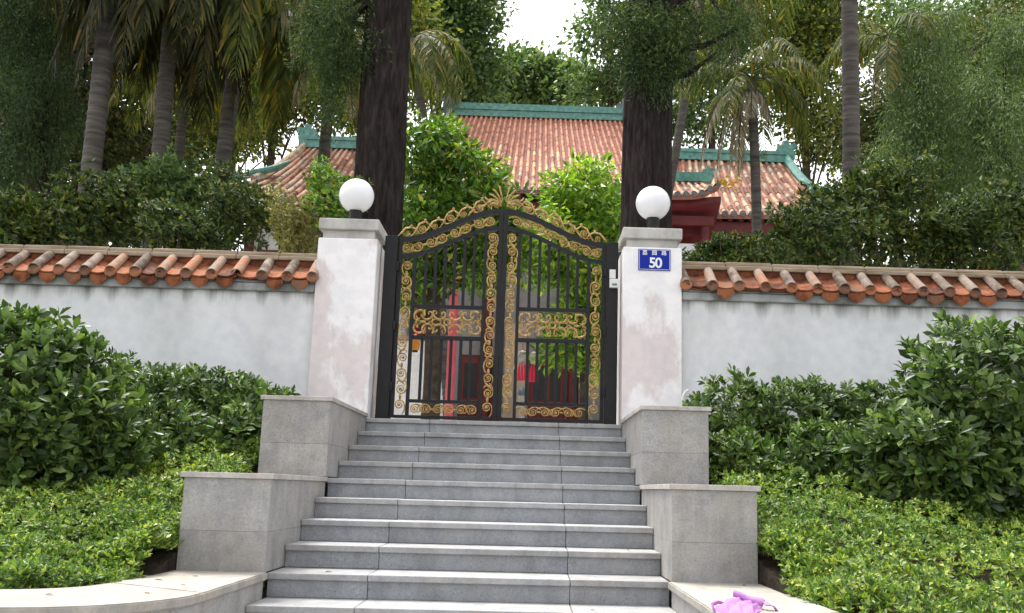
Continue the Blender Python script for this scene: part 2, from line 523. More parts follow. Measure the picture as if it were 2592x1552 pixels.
def shrub(name, label, cat, blobs, n, k, ln, ratio, mat, group=None, singles=300, seed=1, base_z=None, stems=10, axis_up=.45, foot=None, shape=(L8, F8), amp=.16, deep=.16, shoots=.03):
    """blobs: (centre, radii). leaves in rosettes on a lumpy shell; the largest ones in view are single parts"""
    c0 = np.array(blobs[0][0], float)
    root = thing(name, label, cat, (c0[0], c0[1], base_z if base_z is not None else c0[2]-blobs[0][1][2]), group)
    vol = np.array([b[1][0]*b[1][1]+b[1][0]*b[1][2] for b in blobs])
    T, A = [], []
    for bi, (c, r) in enumerate(blobs):
        m = int(n*vol[bi]/vol.sum())
        u = rsph(m)
        dep = 1-np.minimum(np.abs(rng.normal(scale=deep, size=m)), .7)
        dep = np.where(rng.uniform(size=m) < shoots, rng.uniform(1.02, 1.10 if shoots < .05 else 1.2, m), dep)
        q = np.array(c)+u*np.array(r)*(dep*lump(u, seed+bi, amp))[:, None]
        T.append(q)
        A.append(unit(u/np.array(r)*min(r)+np.array([0, 0, axis_up])+.3*rng.normal(size=(m, 3))))
    T, A = np.concatenate(T), np.concatenate(A)
    if foot is not None:
        keep = T[:, 2] > foot
        T, A = T[keep], A[keep]
    P, D, Nn, Ln = rosettes(T, A, k, ln)
    Wd = Ln*ratio*rng.uniform(.85, 1.15, len(Ln))
    sel = np.zeros(len(P), bool)
    if singles:
        tc = unit(CAM-P)
        allc = np.concatenate([np.repeat([b[0]], 1, 0) for b in blobs])
        near = np.min(np.stack([np.linalg.norm((P-np.array(c))/np.array(r), axis=1) for c, r in blobs]), 0)
        score = Ln*(.25+np.abs((Nn*tc).sum(1)))*(near > .92)*((unit(P-allc.mean(0))*tc).sum(1) > .1)/np.linalg.norm(CAM-P, axis=1)
        sel[np.argsort(-score)[:singles]] = True
        lm = leaf_mesh('leaf', np.zeros((1, 3)), np.array([[1., 0, 0]]), np.array([[0, 0, 1.]]), 1., 1., mat, shape)
        x, y, z = frame(D, Nn)
        for i in np.where(sel)[0]:
            mt = Matrix(((x[i, 0]*Ln[i], y[i, 0]*Wd[i], z[i, 0]*Ln[i], P[i, 0]), (x[i, 1]*Ln[i], y[i, 1]*Wd[i], z[i, 1]*Ln[i], P[i, 1]),
                         (x[i, 2]*Ln[i], y[i, 2]*Wd[i], z[i, 2]*Ln[i], P[i, 2]), (0, 0, 0, 1)))
            link('leaf', lm, root, mt)
    ns = ~sel
    f = link('foliage', leaf_mesh('foliage', P[ns], D[ns], Nn[ns], Ln[ns], Wd[ns], mat, shape), root)
    if singles:
        f['kind'] = 'stuff'
    mb = MB()
    bz = root.location.z
    for s in range(stems):
        c, r = blobs[s % len(blobs)]
        u = unit(rng.normal(size=3)+np.array([0, 0, .6]))
        e = np.array(c)+u*np.array(r)*.8
        b0 = np.array([c[0]+rng.normal()*r[0]*.12, c[1]+rng.normal()*r[1]*.12, bz-.05])
        md = (b0+e)/2+rng.normal(size=3)*min(r)*.1
        mb.tube([b0, md, e], [.022*max(1, min(r)), .014*max(1, min(r)), .005], 6)
    mb.build('stem', M['twig'], root)
    return root

def crown_leaves(blobs, n_clump, per, csize, ln, ratio, hang=0., flat=.3, edge=.55, sparse=1.):
    P, D, N_ = [], [], []
    vol = np.array([b[1][0]*b[1][2] for b in blobs])
    C = []
    for bi, (c, r) in enumerate(blobs):
        m = max(1, int(n_clump*vol[bi]/vol.sum()))
        u = rsph(m)
        rr = rng.uniform(edge**2, 1, m)**.5*lump(u, bi+3, .12)
        C.append(np.array(c)+u*np.array(r)*rr[:, None])
    C = np.concatenate(C)
    sz = csize*rng.uniform(.5, 1.35, len(C))
    for c, s in zip(C, sz):
        k = int(per*s*s/csize/csize*rng.uniform(.6, 1.2)*sparse)+3
        u = rsph(k)
        q = c+u*(s*rng.uniform(.15, 1, k)**.6)[:, None]*np.array([1, 1, .62])
        if hang:
            q[:, 2] -= hang*rng.uniform(0, 1, k)**1.5
        P.append(q)
        D.append(unit(u*(1-hang*.3)+rng.normal(scale=.5, size=(k, 3))-np.array([0, 0, .25+hang*1.3])))
        N_.append(unit(rng.normal(size=(k, 3))*(1-flat)+np.array([0, 0, 1.2])*flat+u*.5))
    P, D, N_ = map(np.concatenate, (P, D, N_))
    Ln = ln*rng.uniform(.6, 1.25, len(P))
    return C, P, D, N_, Ln, Ln*ratio

def wob(p0, p1, n, amp, r0, r1):
    p0, p1 = np.array(p0, float), np.array(p1, float)
    ph = rng.uniform(0, 6.28, 4)
    pts, rad = [], []
    for i in range(n+1):
        t = i/n
        o = np.array([math.sin(ph[0]+t*5)+.5*math.sin(ph[1]+t*11), math.sin(ph[2]+t*5)+.5*math.sin(ph[3]+t*11), 0])*amp*math.sin(math.pi*min(t*1.0, 1))
        pts.append(p0+(p1-p0)*t+o)
        rad.append(r0+(r1-r0)*t)
    return pts, rad

def tree(name, label, foot, top, r0, r1, blobs, n_clump, per, csize, ln, ratio, lmat, bmat, hang=0., limbs=14, group=None,
         shape=(L4, F4), singles=0, edge=.55, flat=.3, rough_bark=False, cat='tree'):
    root = thing(name, label, cat, tuple(foot), group)
    pts, rad = wob(foot, top, 14, .05*r0/.1*.25, r0, r1)
    mb = MB()
    if rough_bark:
        n, nr = 84, 170
        phs = rng.uniform(0, 6.28, 12)
        th = 2*np.pi*np.arange(n)/n
        V = []
        for i in range(nr):
            t = i/(nr-1)
            zz = t*(top[2]-foot[2])
            c = np.array(foot)+(np.array(top)-np.array(foot))*t+np.array([math.sin(t*6+phs[0])*.03, math.sin(t*5+phs[1])*.03, 0])
            w_ = th+.10*np.sin(zz*1.7+phs[4])+.05*np.sin(zz*4.1+phs[5])
            fis = np.abs(np.sin(8*w_+phs[6]+.5*np.sin(zz*2.3+3*th)))**.6*.05+np.abs(np.sin(13*w_+phs[7]+.6*np.sin(zz*3.1+2*th)))**.7*.035
            rr = (r0+(r1-r0)*t)*(.95+.05*np.sin(3*th+phs[2]+t*3)+.03*np.sin(5*th+phs[3]-t*5)+fis+rng.uniform(-.012, .012, n))
            V.append(np.stack([c[0]+rr*np.cos(th), c[1]+rr*np.sin(th), np.full(n, c[2])], 1))
        v = np.concatenate(V)
        f = [(i*n+k, i*n+(k+1) % n, (i+1)*n+(k+1) % n, (i+1)*n+k) for i in range(nr-1) for k in range(n)]
        mb.add(v, f)
    else:
        mb.tube(pts, rad, 10)
    mb.build('trunk', bmat, root, True)
    C, P, D, N_, Ln, Wd = crown_leaves(blobs, n_clump, per, csize, ln, ratio, hang, flat, edge)
    lb = MB()
    for c in C[rng.permutation(len(C))[:limbs]]:
        t = rng.uniform(.55, .98)
        s = np.array(foot)+(np.array(top)-np.array(foot))*t
        md = (s+c)/2+np.array([0, 0, -.06*np.linalg.norm(c-s)])+rng.normal(size=3)*.05*np.linalg.norm(c-s)
        lk = .22 if rough_bark else .45
        lb.tube([s, md, c], [r1*lk, r1*lk*.6, r1*.05], 6)
    if limbs:
        lb.build('limb', bmat, root, True)
    sel = np.zeros(len(P), bool)
    if singles:
        tc = unit(CAM-P)
        near = np.min(np.stack([np.linalg.norm((P-np.array(c))/np.array(r), axis=1) for c, r in blobs]), 0)
        score = Ln*(.2+np.abs((N_*tc).sum(1)))*(near > .8)*(P[:, 1] < np.median(P[:, 1]))
        sel[np.argsort(-score)[:singles]] = True
        lm = leaf_mesh('leaf', np.zeros((1, 3)), np.array([[1., 0, 0]]), np.array([[0, 0, 1.]]), 1., 1., lmat, shape)
        x, y, z = frame(D, N_)
        for i in np.where(sel)[0]:
            mt = Matrix(((x[i, 0]*Ln[i], y[i, 0]*Wd[i], z[i, 0]*Ln[i], P[i, 0]), (x[i, 1]*Ln[i], y[i, 1]*Wd[i], z[i, 1]*Ln[i], P[i, 1]),
                         (x[i, 2]*Ln[i], y[i, 2]*Wd[i], z[i, 2]*Ln[i], P[i, 2]), (0, 0, 0, 1)))
            link('leaf', lm, root, mt)
    ns = ~sel
    o = link('crown', leaf_mesh('crown', P[ns], D[ns], N_[ns], Ln[ns], Wd[ns], lmat, shape), root)
    if singles:
        o['kind'] = 'stuff'
    return root

def pblob(x, y, Y, rx, ry, dy=None):
    s = mpp(Y)*1.02
    return (at(x, y, Y), (rx*s, dy if dy else max(rx, ry)*s*.8, ry*s))

# ================================================================== SETTING
T, RI, HW = .422, .155, 1.305          # tread, rise, half width of the flight
NST = 14
GZ = -NST*RI - .01
tag(MB().add([(-400, -400, GZ), (400, -400, GZ), (400, 600, GZ), (-400, 600, GZ)], [(0, 1, 2, 3)]).build('ground', M['soil']), kind='structure')
tag(MB().box(-60, 60, -60, -5.0, GZ-.2, GZ+.006).build('pavement', M['paving']), kind='structure')
tag(MB().box(-60, 60, .45, 200, GZ-.3, -.03).build('courtyard', M['court']), kind='structure')

def bank_z(x, y):
    return -1.40+(y+4.6)*.25+.05*math.sin(x*1.3)*math.sin(y*1.1)

for sgn in (-1, 1):
    mb = MB()
    nx, ny = 40, 24
    v, f = [], []
    for i in range(nx+1):
        for j in range(ny+1):
            x = sgn*(1.872+i/nx*11)
            y = (-4.85 if sgn < 0 else -5.45)+j/ny*(5.3 if sgn < 0 else 5.9)
            v.append((x, y, bank_z(x, y)))
    for i in range(nx):
        for j in range(ny):
            a = i*(ny+1)+j
            f.append((a, a+ny+1, a+ny+2, a+1))
    o_ = len(v)
    v += [(v[j][0], v[j][1], v[j][2]-.5) for j in range(ny+1)]
    f += [(j, j+1, o_+j+1, o_+j) for j in range(ny)]
    tag(mb.add(v, f).build('planting_bank', M['soil'], smooth=True), kind='structure')

# ------------------------------------------------------------------ stone staircase, three slabs to each tread and riser
st = thing('staircase', 'wide flight of grey granite steps rising to the iron gate', 'staircase', (0, -NST*T, GZ))
joints = [(-HW+.003, -.657), (-.653, .653), (.657, HW-.003)]
tread_me = [MB().box(a, b, 0, T+.05, -.042, 0, .006).mesh('tread_slab', M['tread']) for a, b in joints]
top_me = [MB().box(a, b, 0, .45, -.042, 0, .006).mesh('tread_slab', M['tread']) for a, b in joints]
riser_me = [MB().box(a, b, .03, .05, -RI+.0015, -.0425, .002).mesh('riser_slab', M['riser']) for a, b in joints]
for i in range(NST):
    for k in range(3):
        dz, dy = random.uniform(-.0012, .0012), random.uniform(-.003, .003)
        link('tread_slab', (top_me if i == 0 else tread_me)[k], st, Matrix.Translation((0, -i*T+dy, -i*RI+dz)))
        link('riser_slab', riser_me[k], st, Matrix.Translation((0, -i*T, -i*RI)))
mb = MB()
for i in range(NST):
    mb.box(-HW+.002, HW-.002, -i*T+.052, .44-.001*i, -(i+1)*RI-.03, -i*RI-.044)
mb.build('core', M['mortar'], st)

# ------------------------------------------------------------------ stepped pedestals beside the flight
def pedestal(sgn, y0, y1, zb, zc, label):
    r = thing('stair_pedestal', label, 'pedestal', (sgn*1.585, (y0+y1)/2, zb), 'granite pedestals stepping up beside the stairs')
    x0, x1 = 1.305, 1.865
    def bx(a, b, c, d, e, f, ch=.003):
        lo, hi = sorted((sgn*a, sgn*b))
        return MB().box(lo, hi, c, d, e, f, ch*.6)
    bx(x0+.021, x1-.021, y0+.021, y1, zb-.1, zc-.001, 0).build('core', M['mortar'], r)
    zj = zb+(zc-zb)*.43
    for za, zt in ((zb, zj-.0005), (zj+.0005, zc)):
        bx(x0+.0005, x1-.0005, y0, y0+.02, za, zt).build('cladding_panel', M['panel'], r)
        ym = (y0+y1)/2
        bx(x0, x0+.02, y0+.0215, ym-.001, za, zt).build('cladding_panel', M['panel'], r)
        bx(x0, x0+.02, ym+.001, y1, za, zt).build('cladding_panel', M['panel'], r)
        bx(x1-.02, x1, y0+.0215, y1, za-.3, zt).build('cladding_panel', M['panel'], r)
    bx(x0-.018, x1+.022, y0-.022, y1, zc+.001, zc+.036, .005).build('cap_slab', M['cap'], r)
for sgn, w_ in ((-1, 'left of the steps'), (1, 'right of the steps')):
    pedestal(sgn, -1.748, .046, -.61, .01, 'upper grey granite pedestal %s, at the foot of the white gate pillar' % w_)
    pedestal(sgn, -3.436, -1.752, -1.236, -.65, 'lower grey granite pedestal %s, standing on the pale kerb' % w_)

# ------------------------------------------------------------------ curved stone kerbs at the bottom
def kerb(sgn, label):
    r = thing('stone_kerb', label, 'kerb', (sgn*1.6, -4, GZ), 'pale stone kerbs flaring out at the bottom of the stairs')
    zt, th = -1.234, .05
    inner = [(1.285, -3.42), (1.285, -4.66)]
    outer = [(1.905, -3.42), (1.93, -4.2)]
    ic, oc = [], []
    n = 9
    oy = 0. if sgn < 0 else -.62        # the right one runs straight a little longer
    inner[1] = (1.285, -4.66+oy)
    for i in range(n+1):
        a = i/n*math.pi/2
        ic.append((1.285+.72*(1-math.cos(a)), -4.664-.75*math.sin(a)+oy))
        oc.append((1.93+.42*(1-math.cos(a)), -4.3-.42*math.sin(a)+oy))
    ic += [(3.3, -5.47+oy), (5.0, -5.52+oy)]
    oc += [(3.3, -4.78+oy), (5.0, -4.83+oy)]
    def piece(a, b):
        poly = [(sgn*x, y) for x, y in a]+[(sgn*x, y) for x, y in reversed(b)]
        if sgn > 0:
            poly = poly[::-1]
        bm_ = MB().prism(poly[::-1], zt-th, zt)
        me = bm_.mesh('cap_slab', M['kerb'])
        bm = bmesh.new()
        bm.from_mesh(me)
        bmesh.ops.bevel(bm, geom=[e for e in bm.edges if abs(e.verts[0].co.z-e.verts[1].co.z) < 1e-5], offset=.007, segments=2, affect='EDGES')
        bm.to_mesh(me)
        bm.free()
        link('cap_slab', me, r)
    piece(inner, [outer[0], (1.93, -4.26+oy)])
    piece(ic[:n+1], [(1.93, -4.263+oy)]+oc[1:n+1])
    piece([(x+.003 if i == 0 else x, y) for i, (x, y) in enumerate(ic[n:n+2])], [(x+.003 if i == 0 else x, y) for i, (x, y) in enumerate(oc[n:n+2])])
    piece([(3.303, -5.47+oy), (5, -5.52+oy)], [(3.303, -4.78+oy), (5, -4.83+oy)])
    # riser wall under the slab, panels following the curve
    path = [(1.305, -3.44), (1.305, -4.66+oy)]+[(x+.02, y+.018) for x, y in ic[1:]]
    cuts = [(0, 1), (1, 5), (5, 9), (9, 11), (11, 12)]
    for a, b in cuts:
        pts = path[a:b+1] if b < len(path) else path[a:]
        if len(pts) < 2:
            continue
        v, f = [], []
        for (x, y) in pts:
            v += [(sgn*x, y, GZ), (sgn*x, y, zt-th-.001), (sgn*(x+.03), y+.03, zt-th-.001), (sgn*(x+.03), y+.03, GZ)]
        for i in range(len(pts)-1):
            for k in range(4):
                f.append((i*4+k, i*4+(k+1) % 4, i*4+4+(k+1) % 4, i*4+4+k))
        f += [(0, 1, 2, 3), tuple(len(v)-4+k for k in range(4))]
        MB().add(v, f).build('side_panel', M['panel'], r)
    # grit and a few dead leaves lying about are separate
kerb(-1, 'pale stone kerb curving away at the bottom left of the stairs')
kerb(1, 'pale stone kerb at the bottom right of the stairs, with the pink bag on it')

# ------------------------------------------------------------------ boundary walls with tiled coping
barrel_l = .40
def half_tube(n=8, r0=.052, r1=.044, L=1., th=.010):
    v, f = [], []
    for i, (x, r) in enumerate(((0, r0), (L, r1))):
        for k in range(n+1):
            a = math.pi*k/n
            v.append((x, math.cos(a)*r, math.sin(a)*r))
        for k in range(n+1):
            a = math.pi*k/n
            v.append((x, math.cos(a)*(r-th), math.sin(a)*(r-th)))
    m = n+1
    for k in range(n):
        f += [(k, k+1, 2*m+k+1, 2*m+k), (m+k, 3*m+k, 3*m+k+1, m+k+1), (k, m+k, m+k+1, k+1), (2*m+k, 2*m+k+1, 3*m+k+1, 3*m+k)]
    return v, f
v_, f_ = half_tube(10, .058, .05, barrel_l)
cover_me = MB().add(v_, f_).mesh('cover_tile', M['terragrey'], True)
disc = MB().lathe([(.001, 0), (.038, 0), (.042, .006), (.054, .006), (.063, .001), (.063, -.02), (.05, -.022)], n=18)
disc_me = disc.mesh('tile_disc', M['terradisc'], True)
pv, pf = [], []
for i, x in enumerate((0, barrel_l)):       # shallow pan tile between two covers
    for k in range(7):
        a = (k/6-.5)
        pv.append((x, a*.2, -.028+.1*a*a*1.6))
    for k in range(7):
        a = (k/6-.5)
        pv.append((x, a*.2, -.044+.1*a*a*1.6))
for k in range(6):
    pf += [(k, k+1, 15+k, 14+k), (7+k, 21+k, 22+k, 8+k), (k, 7+k, 8+k, k+1), (14+k, 15+k, 22+k, 21+k)]
pan_me = MB().add(pv, pf).mesh('pan_tile', M['terra'], True)
dp = [(-.088, .028), (-.05, .014), (0, .008), (.05, .014), (.088, .028), (.086, -.035), (.05, -.062), (0, -.098), (-.05, -.062), (-.086, -.035)]
drip_me = MB()
nv = len(dp)
drip_me.add([(-.006, y, z) for y, z in dp]+[(.006, y, z) for y, z in dp], [tuple(range(nv)), tuple(range(2*nv-1, nv-1, -1))]+[(i, nv+i, nv+(i+1) % nv, (i+1) % nv) for i in range(nv)])
drip_me.add([(-.010, y*.72, z*.72-.01) for y, z in dp[4:]+dp[:1]]+[(-.006, y*.72, z*.72-.01) for y, z in dp[4:]+dp[:1]],
            [tuple(range(7))]+[(i, 7+i, 7+(i+1) % 7, (i+1) % 7) for i in range(7)])
drip_me = drip_me.mesh('drip_tile', M['terra'])

def boundary_wall(sgn, first, step, n, z_e, missing, label):
    x0, x1 = 1.935, 1.935+step*(n+9)
    r = thing('boundary_wall', label, 'wall', (sgn*(x0+x1)/2, .45, -.3), 'white walls with tiled tops')
    dz = z_e-1.455
    def bx(a, b, c, d, e, f, ch=0.):
        lo, hi = sorted((sgn*a, sgn*b))
        return MB().box(lo, hi, c, d, e, f, ch)
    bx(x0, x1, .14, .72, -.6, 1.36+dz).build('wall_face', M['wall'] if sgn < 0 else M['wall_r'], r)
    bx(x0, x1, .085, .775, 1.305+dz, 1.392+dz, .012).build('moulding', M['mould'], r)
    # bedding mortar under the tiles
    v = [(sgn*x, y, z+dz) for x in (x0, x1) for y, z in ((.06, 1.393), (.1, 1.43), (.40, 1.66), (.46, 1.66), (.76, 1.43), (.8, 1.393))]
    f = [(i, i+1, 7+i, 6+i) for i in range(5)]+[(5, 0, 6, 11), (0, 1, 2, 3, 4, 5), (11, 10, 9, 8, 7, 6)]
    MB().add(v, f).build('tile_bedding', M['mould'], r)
    # ridge of the coping: layered courses
    bx(x0, x1, .315, .545, 1.60+dz, 1.685+dz, .008).build('ridge_course', M['terra'], r)
    nseg = 12
    for k in range(nseg):
        a, b = x0+(x1-x0)*k/nseg, x0+(x1-x0)*(k+1)/nseg
        h = random.uniform(-.004, .004)
        bx(a+.002, b-.002, .285+h, .575, 1.686+dz, 1.735+dz+h, .01).build('ridge_tile', M['coping'], r)
        bx(a+.002, b-.002, .325+h, .535, 1.7365+dz+h, 1.785+dz+h*1.5, .016).build('ridge_tile', M['coping'], r)
    sl_ = math.atan2(.205, .29)
    for side in (1, -1):                # street side in full, courtyard side the same
        for k in range(n+8):
            x = sgn*(first+step*k)
            jy, jr = random.uniform(-.018, .014), random.uniform(-.05, .05)
            base_M = Matrix.Translation((x, .43, z_e)) @ (Matrix.Rotation(math.pi, 4, 'Z') if side < 0 else Matrix.Identity(4)) @ Matrix.Translation((0, -.43, 0))
            tilt = base_M @ Matrix.Translation((0, jy, 0)) @ Matrix.Rotation(math.pi/2+jr, 4, 'Z') @ Matrix.Rotation(-sl_, 4, 'Y')
            link('cover_tile', cover_me, r, tilt)
            if not (side > 0 and k in missing.get('disc', ())):
                link('tile_disc', disc_me, r, base_M @ Matrix.Translation((0, jy-.004, 0)) @ Matrix.Rotation(math.pi/2-.12, 4, 'X'))
            pm = Matrix.Translation((sgn*step/2, 0, -.012))
            tl2 = base_M @ pm @ Matrix.Translation((0, .035+random.uniform(-.01, .01), 0)) @ Matrix.Rotation(math.pi/2, 4, 'Z') @ Matrix.Rotation(-sl_, 4, 'Y')
            link('pan_tile', pan_me, r, tl2 @ Matrix.Diagonal((1, step/.21, 1, 1)))
            link('pan_tile', pan_me, r, base_M @ pm @ Matrix.Translation((0, random.uniform(-.012, .008), .012+random.uniform(-.004, .004))) @ Matrix.Rotation(math.pi/2+random.uniform(-.03, .03), 4, 'Z') @ Matrix.Rotation(-sl_+.05, 4, 'Y') @ Matrix.Diagonal((.42, step/.21, 1, 1)))
            if not (side > 0 and k in missing.get('drip', ())):
                link('drip_tile', drip_me, r, base_M @ pm @ Matrix.Translation((0, .03+random.uniform(-.01, .01), -.04)) @ Matrix.Rotation(random.uniform(-.05, .05), 4, 'Y') @ Matrix.Rotation(math.pi/2+random.uniform(-.04, .04), 4, 'Z') @ Matrix.Rotation(-.12, 4, 'Y') @ Matrix.Diagonal((1, step/.265, 1, 1)))
    return r
boundary_wall(-1, 1.95, .2617, 12, 1.455, {'drip': (2,), 'disc': (3,)}, 'white plastered wall left of the gate with orange tiled top, one drip tile missing')
boundary_wall(1, 1.965, .2788, 13, 1.49, {'drip': (0, 2, 3, 12), 'disc': ()}, 'white plastered wall right of the gate with orange tiled top, several drip tiles missing')

# ------------------------------------------------------------------ gate pillars, globes, number plate
def pillar(sgn, label):
    r = thing('gate_pillar', label, 'pillar', (sgn*1.615, .36, -.05), 'white gate pillars')
    c = sgn*1.615
    MB().box(c-.3125, c+.3125, .05, .675, -.6, 1.89, .012).build('shaft', M['pillar'], r)
    MB().box(c-.272, c+.272, .09, .635, 1.885, 1.985, .004).build('neck', M['pcap'], r)
    MB().box(c-.318, c+.318, .044, .681, 1.984, 2.105, .012).build('cap', M['pcap'], r)
pillar(-1, 'white plastered gate pillar with peeling pinkish patches, left of the gate')
pillar(1, 'white plastered gate pillar carrying the blue number plate, right of the gate')

def globe(sgn, label):
    cx_ = -1.615 if sgn < 0 else 1.655
    r = thing('globe_lamp', label, 'lamp', (cx_, .36, 2.105), 'white globe lamps on the gate pillars')
    z = 2.452 if sgn < 0 else 2.472
    prof = [(.19*math.sin(a), -.19*math.cos(a)) for a in np.linspace(.42, math.pi-.001, 28)]
    g = MB().lathe([(max(p, .0005), q) for p, q in prof], (cx_, .36, z), 40).build('globe', M['globe'], r, True)
    MB().lathe([(.11, 2.1055), (.11, 2.125), (.08, 2.14), (.07, 2.2), (.072, 2.27), (.068, 2.3), (.02, 2.302)], (cx_, .36, 0), 24).build('lamp_base', M['black'], r, True)
globe(-1, 'white glass globe lamp on the left gate pillar')
globe(1, 'white glass globe lamp on the right gate pillar, above the blue number plate')

def text_mesh(s, size, name, mat, bold=0.):
    cu = bpy.data.curves.new(name, 'FONT')
    cu.body = s
    cu.size = size
    cu.extrude = .0015
    cu.offset = bold
    cu.align_x, cu.align_y = 'CENTER', 'CENTER'
    o = bpy.data.objects.new(name, cu)
    COL.objects.link(o)
    bpy.context.view_layer.update()
    me = bpy.data.meshes.new_from_object(o.evaluated_get(bpy.context.evaluated_depsgraph_get()))
    bpy.data.objects.remove(o)
    me.materials.clear()
    me.materials.append(mat)
    xs = [q.co for q in me.vertices]
    mx_, mn_ = Vector(map(max, zip(*xs))), Vector(map(min, zip(*xs)))
    for q in me.vertices:
        q.co -= (mx_+mn_)/2
    me.name = name
    return me

a_, b_ = at(1616, 630, .04), at(1697, 686, .04)
sx0, sx1, sz1, sz0 = a_[0], b_[0], a_[2], b_[2]
scx, scz = (sx0+sx1)/2, (sz0+sz1)/2
sg = thing('number_plate', 'blue enamel house number plate reading 50 on the right gate pillar', 'sign', (scx, .046, scz))
sg.rotation_euler = (0, 0, 0)
MB().box(sx0, sx1, .036, .048, sz0, sz1, .003).build('plate', M['blue'], sg)
bd = MB()
bw, ins = .0035, .008
bd.box(sx0+ins, sx1-ins, .0335, .0365, sz1-ins-bw, sz1-ins)
bd.box(sx0+ins, sx1-ins, .0335, .0365, sz0+ins, sz0+ins+bw)
bd.box(sx0+ins, sx0+ins+bw, .0338, .0362, sz0+ins, sz1-ins)
bd.box(sx1-ins-bw, sx1-ins, .0338, .0362, sz0+ins, sz1-ins)
bd.build('border', M['signwhite'], sg)
RX = Matrix.Rotation(math.pi/2, 4, 'X')
pw, ph = sx1-sx0, sz1-sz0
for ch, dx in (('5', -.105), ('0', .09)):
    link('digit', text_mesh(ch, ph*.66, 'digit', M['signwhite'], .0035), sg, Matrix.Translation((scx+pw*(dx+.04), .0345, scz-ph*.14)) @ RX)
for ch, dx in (('\u8354', -.30), ('\u56ed', 0), ('\u8def', .30)):
    link('character', text_mesh(ch, ph*.24, 'character', M['signwhite'], .0006), sg, Matrix.Translation((scx+pw*dx, .0345, scz+ph*.33)) @ RX)

# ------------------------------------------------------------------ wrought iron gate
GY = .31
CXG = .012
def arch(x, off=0.):
    q = max(-1.12, min(1.12, x))
    return 1.985+off+.35*(.5+.5*math.cos(math.pi*q/1.12))

for sgn, w_ in ((-1, 'left'), (1, 'right')):
    r = thing('gate_post', 'square black iron gate post against the %s pillar' % w_, 'gate post', (sgn*1.19+CXG, GY, 0), 'black gate posts')
    lo, hi = sorted((sgn*1.262+CXG*.6, sgn*1.128+CXG))
    MB().box(lo, hi, GY-.06, GY+.06, .003, 1.985, .005).build('post', M['black'], r)
    for hz in (.35, 1.0, 1.65):
        MB().lathe([(.018, -.05), (.02, -.045), (.02, .045), (.018, .05)], (sgn*1.122+CXG, GY-.05, hz), 10).build('hinge', M['black'], r, True)

def spiral(r0=.055, r1=.014, turns=1.7, a0=0., n=30):
    pts = []
    for i in range(n+1):
        t = i/n
        r_ = r0+(r1-r0)*t**.85
        a = a0+t*turns*2*math.pi
        pts.append((r_*math.cos(a), 0, r_*math.sin(a)))
    return pts
def ornament(name, paths):
    mb = MB()
    for pts, rad in paths:
        mb.tube(pts, rad, 6, 1.15, True, (0, 1, 0))
    return mb.mesh(name, M['gold'], True)
# one scroll: spiral whose outer end sweeps off as a short tail
sp = spiral()
tail = [(.02, 0, -.105), (.045, 0, -.075), (.056, 0, -.04), (.058, 0, -.015)]
scroll_me = ornament('scroll', [(tail+sp, [.005, .008, .009, .009]+[.009-.0035*i/30 for i in range(31)]), ([(-.012, 0, 0), (.012, 0, 0)], .013)])
leaf_me = ornament('acanthus', [([(-.05, 0, -.06), (-.028, 0, -.02), (0, 0, 0), (.03, 0, .028), (.05, 0, .065)], [.004, .013, .017, .012, .003]),
                                ([(.005, 0, .004), (.04, 0, -.006), (.052, 0, -.026), (.038, 0, -.036)], [.01, .009, .007, .005]),
                                ([(-.005, 0, -.004), (-.04, 0, .006), (-.052, 0, .026), (-.038, 0, .036)], [.01, .009, .007, .005])])
collar_me = ornament('collar', [([(0, 0, -.028), (0, 0, -.01), (0, 0, .01), (0, 0, .028)], [.008, .014, .014, .008])])
ring_me = ornament('ring', [([(.034*math.cos(a), 0, .034*math.sin(a)) for a in np.linspace(0, 2*math.pi, 22)], .010)])
cs = spiral(.034, .01, 1.15, 0., 16)
cscroll_me = ornament('c_scroll', [([( .034*math.cos(a)+.0, 0, .075+.0) for a in ()]+[(-.075, 0, .02), (-.062, 0, -.022), (-.03, 0, -.05), (.012, 0, -.056), (.045, 0, -.044), (.066, 0, -.016), (.066, 0, .016), (.046, 0, .034), (.026, 0, .024), (.024, 0, .004)],
                                  [.009, .013, .015, .015, .014, .013, .012, .010, .010, .013]),
                                 ([(-.075, 0, .02), (-.066, 0, .044), (-.044, 0, .046), (-.034, 0, .026), (-.044, 0, .010)], [.008, .008, .008, .008, .011])])
bead_me = MB().lathe([(.001, -.014), (.01, -.01), (.014, 0), (.01, .01), (.001, .014)], n=8).mesh('bead', M['gold'], True)

def place(me, name, root, x, z, ang=0., mir=1, s=1., y=None):
    link(name, me, root, Matrix.Translation((x, GY-.012 if y is None else y, z)) @ Matrix.Rotation(ang, 4, 'Y') @ Matrix.Diagonal((mir*s, 1, s, 1)))

